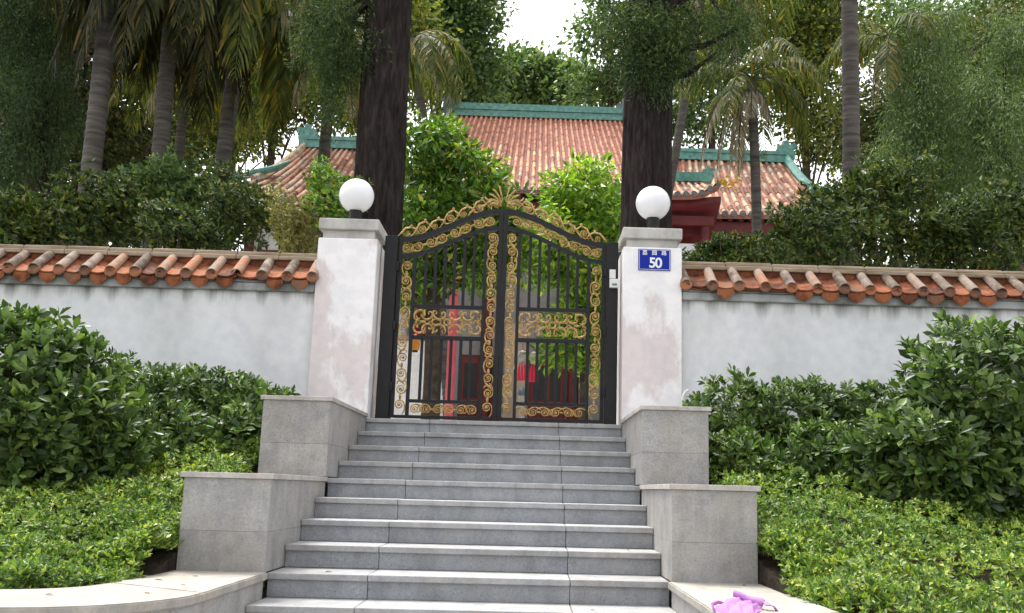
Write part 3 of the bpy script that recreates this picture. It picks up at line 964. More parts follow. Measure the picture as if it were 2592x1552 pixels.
def gate_leaf(sgn, label):
    r = thing('gate_leaf', label, 'gate', (sgn*.55+CXG, GY, .03), 'leaves of the black and gold gate')
    X = lambda q: CXG+sgn*q           # q measured outward from the centre line
    def bar(name, q0, q1, z0, z1, d=.02, ch=.003):
        lo, hi = sorted((X(q0), X(q1)))
        return MB().box(lo, hi, GY-d, GY+d, z0, z1, ch).build(name, M['black'], r)
    bar('stile', .0015, .048, .032, arch(.02)-.02, .026)
    bar('stile', 1.082, 1.12, .032, arch(1.1)-.02, .026)
    bar('stile', .166, .2, .062, arch(.18, -.195)-.015)
    bar('stile', .925, .962, .062, arch(.94, -.195)-.015)
    bar('rail', .0485, 1.0815, .03, .062, .022)
    bar('rail', .2005, .9245, .195, .23, .018)
    bar('rail', .2005, .9245, .868, .912, .018)
    bar('rail', .2005, .9245, 1.208, 1.248, .018)
    for off, q0, q1, th in ((0, .0045, 1.12, .055), (-.195, .0485, 1.0815, .042)):
        pts = [(X(q), GY, arch(q, off)-th/2) for q in np.linspace(q0, q1, 30)]
        MB().sweep(pts, th, .048 if off == 0 else .038).build('arched_rail', M['black'], r)
    for k in range(6):
        q = .2+.7245*(k+1)/7
        bar('bar', q-.016, q+.016, .2305, .8675, .008, .002)
        bar('bar', q-.016, q+.016, 1.2485, arch(q, -.195)-.042, .008, .002)
    # scroll bands beside the stiles
    for qc, top in ((.104, arch(.104, -.245)), (1.022, arch(1.022, -.245))):
        n = int((top-.09)/.152)
        stp = (top-.085)/n
        for k in range(n):
            z = .085+stp*(k+.5)
            mir = 1 if k % 2 else -1
            place(scroll_me, 'scroll', r, X(qc)+mir*.004, z, random.uniform(-.15, .15)+(math.pi if k % 3 == 1 else 0), mir*sgn, .98)
            if k < n-1:
                if k % 2:
                    place(leaf_me, 'acanthus', r, X(qc), z+stp/2, random.uniform(-.1, .1), -sgn if (k//2) % 2 else sgn, .85)
                else:
                    place(collar_me, 'collar', r, X(qc), z+stp/2)
    # scroll band following the arch
    n = 8
    for k in range(n):
        q = .1+(k+.5)*(1.08-.06)/n-.02
        zc = arch(q, -.125)
        sl2 = math.atan2(arch(q+.02)-arch(q-.02), .04)*sgn
        place(scroll_me, 'scroll', r, X(q), zc, -sl2+math.pi/2+(math.pi if k % 2 else 0), sgn if k % 2 else -sgn, .9)
        if k < n-1:
            q2 = q+.0635
            sl2 = math.atan2(arch(q2+.02)-arch(q2-.02), .04)*sgn
            place(leaf_me if k % 2 == 0 else collar_me, 'acanthus' if k % 2 == 0 else 'collar', r, X(q2), arch(q2, -.125), -sl2+math.pi/2, sgn, .8)
    # scrolls in the bottom band
    for k in range(6):
        q = .2+.7245*(k+.5)/6
        place(scroll_me, 'scroll', r, X(q), .128, math.pi/2+(math.pi if k % 2 else 0), 1 if k % 2 else -1, .86)
        if k < 5:
            place(leaf_me if k % 2 == 0 else collar_me, 'acanthus' if k % 2 == 0 else 'collar', r, X(q+.06), .128, math.pi/2+.2, 1, .75)
    # ornamental panel
    pc, pz = .5625, 1.06
    place(ring_me, 'ring', r, X(pc), pz)
    for sx in (-1, 1):
        for sz in (-1, 1):
            place(cscroll_me, 'c_scroll', r, X(pc)+sx*.085, pz+sz*.078, math.pi if sz < 0 else 0, -sx*sz if sz > 0 else sx*-sz*-1, .92)
            place(cscroll_me, 'c_scroll', r, X(pc)+sx*.215, pz+sz*.07, (0 if sz > 0 else math.pi)+sx*.5, -sx*sz, .8)
            place(cscroll_me, 'c_scroll', r, X(pc)+sx*.3, pz+sz*.075, (math.pi if sz > 0 else 0)+sx*.3*sz, sx, .85)
            place(leaf_me, 'acanthus', r, X(pc)+sx*.065, pz+sz*.03, sx*sz*1.05, sx*sz, .62)
            place(leaf_me, 'acanthus', r, X(pc)+sx*.16, pz+sz*.012, sx*sz*1.35, sx*sz, .6)
            place(bead_me, 'bead', r, X(pc)+sx*.15, pz+sz*.115)
            place(bead_me, 'bead', r, X(pc)+sx*.25, pz+sz*.12)
        place(leaf_me, 'acanthus', r, X(pc)+sx*.33, pz, math.pi/2*.9, sx, .7)
        place(collar_me, 'collar', r, X(pc)+sx*.26, pz, math.pi/2, 1, 1.1)
    # cresting above the arch: running scrolls that swell toward the middle
    specs = [(.27, .068, 1.0), (.43, .05, .8), (.58, .075, 1.05), (.74, .05, .78), (.88, .072, 1.0), (1.03, .045, .75)]
    for k, (q, dz, s) in enumerate(specs):
        sl2 = math.atan2(arch(q+.02)-arch(q-.02), .04)*sgn
        place(scroll_me, 'crest_scroll', r, X(q), arch(q)+dz*.8, -sl2+(math.pi/2 if k % 2 else -math.pi/2)*sgn, sgn if k % 2 else -sgn, s*.82)
        pth = [(X(q+.11), GY-.012, arch(q+.11)+.008), (X(q+.075), GY-.012, arch(q+.075)+.045), (X(q+.03), GY-.012, arch(q+.03)+.105*s+.02), (X(q-.03), GY-.012, arch(q-.03)+.125*s+.01), (X(q-.085), GY-.012, arch(q-.085)+.075), (X(q-.12), GY-.012, arch(q-.12)+.02)]
        MB().tube(pth, [.004, .010, .011, .010, .009, .005], 6, 1.15, True, (0, 1, 0)).build('crest_scroll', M['gold'], r, True)
        place(bead_me, 'bead', r, X(q-.03), arch(q-.03)+.135*s+.015, 0, 1, 1.2)
    # big flowing scroll next to the palmette
    pth = [(X(.03), GY-.012, arch(0)+.03), (X(.07), GY-.012, arch(0)+.085), (X(.12), GY-.012, arch(0)+.1), (X(.17), GY-.012, arch(0)+.075), (X(.22), GY-.012, arch(0)+.03), (X(.3), GY-.012, arch(.3)+.075), (X(.34), GY-.012, arch(.34)+.12)]
    MB().tube(pth, [.006, .011, .013, .013, .012, .009, .005], 6, 1.15, True, (0, 1, 0)).build('crest_scroll', M['gold'], r, True)
    place(scroll_me, 'crest_scroll', r, X(.085), arch(0)+.045, 0 if sgn > 0 else .3, sgn, .8)
    pth = [(X(.15), GY-.012, arch(0)+.085), (X(.19), GY-.012, arch(0)+.1), (X(.215), GY-.012, arch(0)+.135)]
    MB().tube(pth, [.01, .011, .006], 6, 1.15, True, (0, 1, 0)).build('crest_scroll', M['gold'], r, True)
    # half of the fan palmette
    for k in range(5):
        a = R_(9+k*19)
        L = .225-.02*k
        b0 = np.array([X(.012), GY-.012-.002*k, arch(0)+.06])
        d = np.array([sgn*math.sin(a), 0, math.cos(a)])
        s_ = np.array([sgn*math.cos(a), 0, -math.sin(a)])
        pth = [b0+d*L*.12, b0+d*L*.5+s_*.004, b0+d*L*.85+s_*.012, b0+d*L+s_*.03]
        MB().tube(pth, [.004, .008, .011, .005], 6, .7, True, (0, 1, 0)).build('petal', M['gold'], r, True)
    return r
gate_leaf(-1, 'left leaf of the black iron gate with gilded scrollwork')
gate_leaf(1, 'right leaf of the black iron gate with gilded scrollwork')

ic_ = thing('intercom', 'small ivory intercom box with green lens on the right gate post', 'intercom', (1.2, GY-.07, 1.45))
a_, b_ = at(1543, 683, GY-.08), at(1558, 706, GY-.08)
MB().box(a_[0], b_[0], GY-.1, GY-.0605, b_[2], a_[2], .004).build('bell_box', M['plastic'], ic_)
a_, b_ = at(1543, 706, GY-.09), at(1566, 729, GY-.09)
MB().box(a_[0], b_[0], GY-.112, GY-.0605, b_[2], a_[2]-.002, .005).build('camera_box', M['plastic'], ic_)
MB().box(a_[0]+.025, b_[0]-.02, GY-.1135, GY-.111, b_[2]+.02, b_[2]+.045, .001).build('lens', M['glaze'], ic_)

# white pipe beside the right pillar
pp = [at(1727, 1021, -.02)]
pp = [np.array([pp[0][0], -.02, pp[0][2]-.15]), pp[0], at(1729, 1003, -.02), at(1735, 992, -.01), at(1742, 988, 0)]
tag(MB().tube(pp, .016, 10).build('drain_pipe', M['plastic'], smooth=True), 'thin white bent pipe at the foot of the right gate pillar', 'pipe')

# ------------------------------------------------------------------ pink bag on the right kerb
bag = thing('cloth_bag', 'crumpled pink cloth bag lying on the pale kerb at the bottom right', 'bag', (1.47, -4.93, -1.234))
def blobmesh(c, r, n=26, amp=.1, seed=0, flatb=None):
    v, f = [], []
    g = np.random.default_rng(seed)
    K = [(unit(g.normal(size=3))*g.uniform(3, 9), g.uniform(0, 6.28)) for _ in range(6)]
    for i in range(n+1):
        for k in range(2*n):
            a, b = math.pi*i/n, math.pi*k/n
            u = np.array([math.sin(a)*math.cos(b), math.sin(a)*math.sin(b), math.cos(a)])
            s = 1+amp*sum(math.sin(u@q+p) for q, p in K)/2.2
            e = np.sign(u)*np.abs(u)**.75
            p = np.array(c)+e*np.array(r)*s
            if flatb is not None:
                p[2] = max(p[2], flatb)
            v.append(p)
    for i in range(n):
        for k in range(2*n):
            f.append((i*2*n+k, (i+1)*2*n+k, (i+1)*2*n+(k+1) % (2*n), i*2*n+(k+1) % (2*n)))
    return MB().add(v, f)
KZ = -1.2335
sec = [(.0, .0, 0.), (.02, .75, .0), (.05, 1., .0), (.45, .93, 0.), (.72, .72, 0.), (.92, .38, 0.), (1., 0., 0.)]   # across: depth, height
nu = 22
A0, A1 = np.array(at(1832, 1503, -4.76)), np.array(at(1934, 1532, -4.86))
v, f = [], []
g_ = np.random.default_rng(3)
fold = [g_.uniform(-1, 1) for _ in range(nu+1)]
for i in range(nu+1):
    u = i/nu
    top_ = A0+(A1-A0)*u
    endf = min(1, .25+5*min(u, 1-u))
    hh = (top_[2]-KZ)*endf
    dep_ = (.25+.05*math.sin(u*3))*(.55+.45*endf)
    for j, (dq, hq, _) in enumerate(sec):
        wv = .007*math.sin(u*23+dq*4)+.005*math.sin(u*41-dq*9)+.004*fold[i]
        x = top_[0]-.085*dq+.012*math.sin(dq*5+u*3)
        y = top_[1]+.012-dep_*dq
        z = KZ+.0005+max(0, hh*hq+(wv if 0 < j < 6 else 0))
        v.append((x, y, z))
n_ = len(sec)
for i in range(nu):
    for j in range(n_-1):
        k = i*n_+j
        f.append((k, k+n_, k+n_+1, k+1))
f += [tuple(range(n_)), tuple(nu*n_+k for k in range(n_-1, -1, -1))]
bb = MB().add(v, f).build('bag_body', M['pink'], bag, True)
sub = bb.modifiers.new('soften', 'SUBSURF')
sub.levels = sub.render_levels = 2
p0, p1 = np.array(at(1857, 1502, -4.77)), np.array(at(1931, 1531, -4.83))
pts = [p0+(p1-p0)*t+np.array([0, 0, .003*math.sin(t*9)]) for t in np.linspace(0, 1, 15)]
MB().tube(pts, [.017*(1+.1*math.sin(3*t))+.012*(t/14)**2 for t in range(15)], 14, .9).build('rolled_flap', M['pink'], bag, True)
v, f = [], []
B0 = np.array(at(1926, 1522, -4.84))
for i in range(9):
    for j in range(5):
        u, q = i/8, j/4
        v.append((B0[0]+.004+.062*math.sin(u*1.57)+.008*q, B0[1]-.02*u-.05*q, B0[2]-(B0[2]-KZ-.004)*(1-math.cos(u*1.57))-.01*q+.003*math.sin(u*8+q*5)))
for i in range(8):
    for j in range(4):
        k = i*5+j
        f.append((k, k+5, k+6, k+1))
fo = MB().add(v, f).build('side_flap', M['pink'], bag, True)
so_ = fo.modifiers.new('thickness', 'SOLIDIFY')
so_.thickness = .005
hp = [np.array(at(*q)) for q in ((1838, 1528, -4.9), (1818, 1524, -4.9), (1803, 1530, -4.92), (1806, 1542, -4.96))]
MB().tube(hp, [.005, .009, .010, .006], 8, .6).build('strap', M['pinkd'], bag, True)

# ================================================================== BUILDINGS
def roof_tile_mesh():
    v, f = half_tube(6, .5, .42, 1., .12)
    return MB().add(v, f).mesh('roof_tile', M['rooftile'], True)
RT = roof_tile_mesh()
WT = RT.copy()
WT.materials.clear()
WT.materials.append(M['wingtile'])
ED = MB().lathe([(.001, 0), (.36, 0), (.4, .06), (.52, .05), (.52, -.12)], n=12).mesh('eave_disc', M['glazedark'], True)

def roof_slope(root, EL, ER, RL, RR_, rows, tiles, sag=.25, lift=(0, 0), limit=300, part='roof', tile=None):
    """one tiled slope: eave left/right, ridge left/right. every cover tile its own piece"""
    EL, ER, RL, RR_ = (np.array(q, float) for q in (EL, ER, RL, RR_))
    def P(u, t):
        e = EL+(ER-EL)*u
        r = RL+(RR_-RL)*u
        p = e+(r-e)*t
        p = p-np.array([0, 0, sag*4*t*(1-t)*(1-.3*t)])
        p[2] += (1-t)**2*(lift[0]*max(0, 1-u/.3)**2+lift[1]*max(0, (u-.7)/.3)**2)
        return p
    nu, ntt = 16, 10
    v = [P(i/nu, j/ntt) for i in range(nu+1) for j in range(ntt+1)]
    v += [q-np.array([0, 0, .12]) for q in v]
    f = []
    o = (nu+1)*(ntt+1)
    for i in range(nu):
        for j in range(ntt):
            a = i*(ntt+1)+j
            f += [(a, a+1, a+ntt+2, a+ntt+1), (o+a, o+a+ntt+1, o+a+ntt+2, o+a+1)]
    for i in range(nu):
        a = i*(ntt+1)
        f += [(a, a+ntt+1, o+a+ntt+1, o+a), (a+ntt, o+a+ntt, o+a+2*ntt+1, a+2*ntt+1)]
    for j in range(ntt):
        f += [(j, o+j, o+j+1, j+1), (nu*(ntt+1)+j, nu*(ntt+1)+j+1, o+nu*(ntt+1)+j+1, o+nu*(ntt+1)+j)]
    rf = MB().add(v, f).build(part, M['roofpan'], root)
    cnt = 0
    rest = MB()
    TM = tile or RT
    tv = [tuple(q.co) for q in RT.vertices]
    tf = [tuple(p.vertices) for p in RT.polygons]
    wrow = np.linalg.norm(ER-EL)/rows
    wtop = np.linalg.norm(RR_-RL)/rows
    for j in range(tiles):
        for i in range(rows):
            u = (i+.5)/rows
            t0, t1 = j/tiles, (j+1.25)/tiles
            a, b = P(u, t0), P(u, min(t1, 1))
            d = b-a
            L = np.linalg.norm(d)
            x = d/L
            y = unit(ER-EL)
            z = unit(np.cross(x, y))
            if z[2] < 0:
                z = -z
            y = np.cross(z, x)
            wd = (wrow+(wtop-wrow)*t0)*.62*random.uniform(.94, 1.06)
            a = a+z*(.004+.012*random.random())+y*random.uniform(-.006, .006)
            mt = Matrix(((x[0]*L, y[0]*wd, z[0]*wd, a[0]), (x[1]*L, y[1]*wd, z[1]*wd, a[1]), (x[2]*L, y[2]*wd, z[2]*wd, a[2]), (0, 0, 0, 1)))
            cnt += 1
            if cnt <= limit:
                link('roof_tile', TM, rf, mt)
            else:
                rest.add([mt @ Vector(q) for q in tv], tf)
            if j == 0:
                p = P(u, 0)
                link('eave_disc', ED, rf, Matrix.Translation(Vector(p)+Vector((0, -.02, .02))) @ Matrix.Rotation(math.pi/2, 4, 'X') @ Matrix.Scale(wrow*.72, 4))
    if rest.v:
        tag(rest.build('upper_roof_tile', TM.materials[0], rf, True), kind='stuff')
    return rf, P

def ridge_bar(root, a, b, h, d, mat, name='ridge', courses=3):
    a, b = np.array(a, float), np.array(b, float)
    n = 10
    for c in range(courses):
        z0, z1 = h*c/courses, h*(c+1)/courses-.004
        dd = d*(1-.25*(c % 2))
        v, f = [], []
        for i in range(n+1):
            p = a+(b-a)*i/n
            for yy, zz in ((-dd/2, z0), (dd/2, z0), (dd/2, z1), (-dd/2, z1)):
                v.append((p[0], p[1]+yy, p[2]+zz))
        for i in range(n):
            for k in range(4):
                f.append((i*4+k, i*4+(k+1) % 4, i*4+4+(k+1) % 4, i*4+4+k))
        f += [(3, 2, 1, 0), tuple(n*4+k for k in range(4))]
        MB().add(v, f).build(name, mat, root)

def ridge_end(root, p, s, mat, flip=1):
    """upturned ornamental ridge end"""
    prof = [(-.5, -.1), (.35, -.1), (.42, .25), (.3, .5), (.52, .62), (.42, .8), (.15, .72), (.05, .95), (-.18, .9), (-.12, .68), (-.42, .66), (-.5, .45), (-.36, .3)]
    v = [(p[0]+flip*x*s, p[1]-.13*s, p[2]+z*s) for x, z in prof]+[(p[0]+flip*x*s, p[1]+.13*s, p[2]+z*s) for x, z in prof]
    n = len(prof)
    f = [tuple(range(n)), tuple(range(2*n-1, n-1, -1))]+[(i, n+i, n+(i+1) % n, (i+1) % n) for i in range(n)]
    MB().add(v, f).build('ridge_ornament', mat, root)

def verge(root, P, u, mat, r=.11, extra=None, t0=0., t1=1.):
    pts = [P(u, t)+np.array([0, 0, r*.9]) for t in np.linspace(t1, t0, 12)]
    if extra:
        pts += extra
    MB().tube(pts, [r]*len(pts), 8).build('verge_ridge', mat, root, True)

# ---- main hall
hall = thing('main_hall', 'large hall with orange tiled roof and green ridge behind the gate', 'building', (.3, 21, 0))
hz0 = 8.25
rf, P = roof_slope(hall, (-3.6, 18, hz0), (4.3, 18, hz0), (-2.75, 22, 12.2), (3.45, 22, 12.2), 36, 14, .28)
verge(hall, P, 0.004, M['glazedark'], .13)
verge(hall, P, .996, M['glazedark'], .13)
roof_slope(hall, (4.3, 26, hz0), (-3.6, 26, hz0), (3.45, 22.02, 12.2), (-2.75, 22.02, 12.2), 18, 2, .28, limit=0, part='rear_roof')
ridge_bar(hall, (-2.6, 22, 12.12), (3.3, 22, 12.12), .5, .34, M['glaze'], courses=4)
ridge_end(hall, (-2.72, 22, 12.3), .72, M['glazedark'], -1)
ridge_end(hall, (3.42, 22, 12.3), .72, M['glazedark'], 1)
# upper body and red eaves
MB().box(-2.9, 3.6, 18.9, 25.2, 4.3, 8.6).build('wall', M['greywall'], hall)
for k in range(27):
    x = -3.5+k*.298
    MB().box(x, x+.11, 18.06, 19.2, 8.0, 8.11).build('rafter', M['redwood'], hall)
MB().box(-3.45, 4.15, 18.35, 18.55, 7.55, 7.98, .01).build('beam', M['redwood'], hall)
MB().box(-3.3, 4.0, 18.38, 18.52, 7.1, 7.4, .01).build('beam', M['redwood'], hall)
for x in (-3.0, -1.0, 1.6, 3.6):
    MB().lathe([(.17, 0), (.16, 6.4)], (x, 18.45, 1.15), 16).build('column', M['redwood'], hall, True)
# ground floor front with doors
MB().box(-3.4, 4.1, 18.62, 25.3, .2, 4.28).build('wall', M['greywall'], hall)
MB().box(-4.2, 4.9, 17.2, 25.6, -.05, 1.1).build('plinth', M['stone'], hall)
def door(x0, x1, z0, z1, y, root, leaves=2):
    d = MB().box(x0-.07, x1+.07, y-.02, y+.05, z0, z1+.09).build('door', M['redwood'], root)
    for k in range(leaves):
        a = x0+(x1-x0)*k/leaves+.012
        b = x0+(x1-x0)*(k+1)/leaves-.012
        MB().box(a, b, y-.05, y-.021, z0+.02, z1, .006).build('door_panel', M['reddoor'], d)
        h = z1-z0
        for za, zb in ((.07, .36), (.42, .92)):
            MB().box(a+.07, b-.07, y-.066, y-.0495, z0+h*za, z0+h*zb, .006).build('door_panel', M['redwood'] if za < .2 else M['darkwin'], d)
door(-1.72, -.62, 1.1, 3.15, 18.6, hall)
door(.35, 1.32, 1.1, 3.1, 18.6, hall)
MB().box(-.45, .2, 18.5, 18.615, 1.1, 4.2, .01).build('wall_panel', M['tan'], hall)
MB().box(1.42, 1.6, 18.5, 18.615, 1.1, 4.2, .01).build('wall_panel', M['tan'], hall)

# ---- right pavilion
pr = thing('pavilion', 'right hand pavilion with red eaves and a green ridge ending in a dragon', 'building', (6.4, 16.5, 0), 'pavilions flanking the hall')
rf, P = roof_slope(pr, (3.1, 14.3, 6.5), (8.25, 14.3, 6.62), (3.6, 17, 9.0), (7.75, 17, 9.0), 22, 11, .2, lift=(0, .35), tile=WT)
verge(pr, P, .992, M['glaze'], .14, None, .12)
ridge_bar(pr, (3.5, 17, 8.98), (7.7, 17, 8.98), .34, .26, M['glaze'], courses=3)
ridge_end(pr, (7.72, 17, 9.12), .6, M['glaze'], 1)
rf2, P2 = roof_slope(pr, (8.2, 14.4, 6.75), (9.5, 17.5, 6.9), (7.8, 15.4, 7.75), (7.9, 17.2, 7.75), 9, 5, .08, part='side_roof', tile=WT)
pts = [np.array(q) for q in ((7.85, 14.95, 7.55), (8.3, 14.7, 7.35), (8.9, 14.5, 7.2), (9.5, 14.4, 7.25), (9.8, 14.35, 7.4))]
MB().tube(pts, [.13, .12, .11, .1, .06], 8).build('hip_ridge', M['glaze'], pr, True)
MB().box(3.4, 8.0, 15.1, 19, .2, 6.7).build('wall', M['darkwin'], pr)
MB().box(3.2, 8.1, 14.45, 14.65, 6.02, 6.4, .01).build('beam', M['redwood'], pr)
MB().box(3.2, 8.1, 14.47, 14.63, 5.45, 5.66, .01).build('beam', M['redwood'], pr)
for k in range(18):
    MB().box(3.2+k*.28, 3.3+k*.28, 14.36, 15.2, 6.4, 6.49).build('rafter', M['redwood'], pr)
for x in (3.5, 4.9, 6.3, 7.7):
    MB().lathe([(.14, 0), (.13, 6.2)], (x, 14.9, .2), 14).build('column', M['redwood'], pr, True)
for k in range(6):
    x = 3.7+k*.7
    MB().box(x, x+.58, 15.03, 15.11, 3.3, 5.35, .005).build('window', M['redwood'], pr)
    for q in range(3):
        MB().box(x+.05+q*.17, x+.19+q*.17, 15.0, 15.032, 3.4, 5.25).build('window_pane', M['darkwin'], pr)
# porch in front of it
rf3, P3 = roof_slope(pr, (2.5, 12.3, 6.35), (4.85, 12.3, 6.45), (2.7, 13.9, 7.25), (4.7, 13.9, 7.25), 12, 6, .1, lift=(0, .38), part='porch_roof', tile=WT)
ridge_bar(pr, (2.6, 13.9, 7.22), (4.9, 13.9, 7.28), .26, .22, M['glaze'], courses=2)
ridge_end(pr, (4.82, 13.9, 7.4), .34, M['glaze'], 1)
ridge_end(pr, (3.75, 13.8, 7.42), .28, M['glazedark'], 1)
v = [(2.4, 12.45, 6.2), (4.85, 12.45, 6.45), (4.85, 14.5, 6.1), (2.4, 14.5, 6.0), (2.4, 12.45, 6.08), (4.85, 12.45, 6.3), (4.85, 14.5, 5.3), (2.4, 14.5, 5.3)]
MB().add(v, [(0, 1, 2, 3), (4, 7, 6, 5), (0, 4, 5, 1), (1, 5, 6, 2), (2, 6, 7, 3), (3, 7, 4, 0)]).build('porch_eaves', M['redwood'], pr)
for k in range(3):
    MB().box(2.5, 4.7-.2*k, 12.6+.4*k, 12.75+.4*k, 5.75-.15*k, 5.98-.1*k, .01).build('bracket', M['redwood'], pr)
for x in (2.7, 4.5):
    MB().lathe([(.12, 0), (.11, 5.7)], (x, 12.75, .2), 12).build('column', M['redwood'], pr, True)

# ---- left pavilion
pl = thing('pavilion', 'left hand pavilion with orange tiles and dark eave discs, half hidden by palms', 'building', (-6, 16.5, 0), 'pavilions flanking the hall')
rf, P = roof_slope(pl, (-7.7, 14.3, 6.62), (-3.2, 14.3, 6.5), (-6.5, 17, 9.0), (-3.6, 17, 9.0), 19, 11, .2, lift=(.3, 0), tile=WT)
verge(pl, P, .006, M['wingtile'], .09, None, .3)
ridge_bar(pl, (-6.4, 17, 8.98), (-3.6, 17, 8.98), .36, .26, M['glaze'], courses=3)
ridge_end(pl, (-6.42, 17, 9.15), .6, M['glaze'], -1)
roof_slope(pl, (-10.2, 15.0, 6.6), (-7.2, 14.5, 6.75), (-9.4, 16.6, 7.5), (-7.0, 16.2, 7.6), 13, 5, .08, part='side_roof', tile=WT)
pts = [at(*q) for q in ((735, 408, 15.3), (700, 425, 15.3), (640, 438, 15.4), (590, 456, 15.5), (540, 468, 15.6))]
MB().tube(pts, [.04, .09, .1, .1, .07], 8).build('hip_ridge', M['glaze'], pl, True)
MB().box(-7.2, -3.4, 15.1, 19, .2, 6.7).build('wall', M['white'], pl)
MB().box(-7.6, -3.3, 14.45, 14.65, 6.02, 6.42, .01).build('beam', M['redwood'], pl)
for k in range(16):
    MB().box(-7.6+k*.28, -7.5+k*.28, 14.36, 15.2, 6.42, 6.51).build('rafter', M['redwood'], pl)
for x in (-7.2, -5.6, -4.0):
    MB().lathe([(.14, 0), (.13, 6.2)], (x, 14.9, .2), 14).build('column', M['redwood'], pl, True)
for k in range(4):
    x = -7.0+k*.85
    MB().box(x, x+.6, 15.03, 15.11, 3.4, 5.4, .005).build('window', M['redwood'], pl)
    for q in range(3):
        MB().box(x+.05+q*.17, x+.19+q*.17, 15.0, 15.032, 3.5, 5.3).build('window_pane', M['darkwin'], pl)

# ---- things in the courtyard seen through the gate
wl = thing('courtyard_wall', 'bright white courtyard wall behind the left gate leaf', 'wall', (-4, 13, 0))
MB().box(-5.6, -1.72, 12.9, 13.1, -.03, 2.75).build('wall_face', M['white'], wl)
MB().box(-5.6, -1.68, 12.84, 13.16, 2.752, 2.86, .01).build('coping', M['coping'], wl)
cl = thing('painted_column', 'pink red round column seen through the left gate leaf', 'column', (-1.47, 11.9, 0))
MB().lathe([(.1, 0), (.097, 3.9)], (-1.475, 11.9, .2), 20).build('shaft', M['redcol'], cl, True)
MB().lathe([(.16, -.03), (.16, .1), (.12, .2)], (-1.475, 11.9, 0), 20).build('column_base', M['stone'], cl, True)
MB().box(-1.63, -1.32, 11.75, 12.05, 4.1, 4.22, .01).build('capital', M['redcol'], cl)
lan = thing('paper_lantern', 'orange lantern with red top hanging behind the left gate leaf', 'lantern', (-2.05, 9.9, 2.2))
q = at(1051, 872, 9.9)
MB().lathe([(.05, -.13), (.085, -.11), (.1, 0), (.085, .11), (.05, .13)], tuple(q), 14).build('lamp_shade', M['orange'], lan, True)
MB().lathe([(.09, .13), (.11, .15), (.02, .22), (.006, .23), (.006, .9)], tuple(q), 12).build('lantern_top', M['redsilk'], lan, True)
MB().lathe([(.06, -.16), (.06, -.13)], tuple(q), 12).build('lantern_rim', M['black'], lan, True)
for i, (px, dz) in enumerate(((1322, 0), (1352, -.03))):
    q = at(px, 905, 11.5)
    r = thing('tasselled_lantern', 'small dark lantern with red tassel, %s of the two behind the right gate leaf' % ('left' if i == 0 else 'right'), 'lantern', (q[0], 11.5, q[2]), 'tasselled lanterns in the courtyard')
    MB().lathe([(.02, .16), (.09, .12), (.11, .02), (.09, -.1), (.03, -.13)], (q[0], 11.5, q[2]+dz), 12).build('lantern_body', M['stone'], r, True)
    MB().lathe([(.004, .15), (.004, .9)], (q[0], 11.5, q[2]+dz), 6).build('cord', M['black'], r)
    for k in range(3):
        x = q[0]+(k-1)*.07
        MB().tube([(x*.6+q[0]*.4, 11.5, q[2]+dz-.12), (x, 11.49, q[2]+dz-.25), (x, 11.49, q[2]+dz-.52)], [.008, .03, .036], 8).build('tassel', M['redsilk'], r, True)
q = at(1320, 1008, 4.0)
fl = thing('stone_lamp', 'small carved stone garden lamp standing behind the right gate leaf', 'garden lamp', (q[0], 4, -.03))
MB().lathe([(.13, -.03), (.13, .05), (.05, .09), (.05, q[2]-.14), (.09, q[2]-.1), (.075, q[2]-.02), (.085, q[2]), (.085, q[2]+.03)], (q[0], 4, 0), 14).build('shaft', M['stone'], fl, True)
MB().lathe([(.05, .03), (.062, .08), (.04, .14), (.008, .17), (.002, .19)], (q[0], 4, q[2]), 14).build('finial', M['glazedark'], fl, True)
# low white parapet behind the right pillar
pa = thing('parapet', 'low white garden parapet with pale coping behind the right wall', 'parapet', (4.2, 5.2, 0))
q0, q1 = at(1705, 625, 5.2), at(1905, 625, 5.2)
MB().box(q0[0]-.6, q1[0]+.4, 5.2, 5.4, -.03, q0[2]+.06).build('wall_face', M['white'], pa)
MB().box(at(1852, 600, 5.2)[0], q1[0]+.45, 5.1, 5.5, q0[2]+.062, q0[2]+.17, .02).build('coping', M['pcap'], pa)

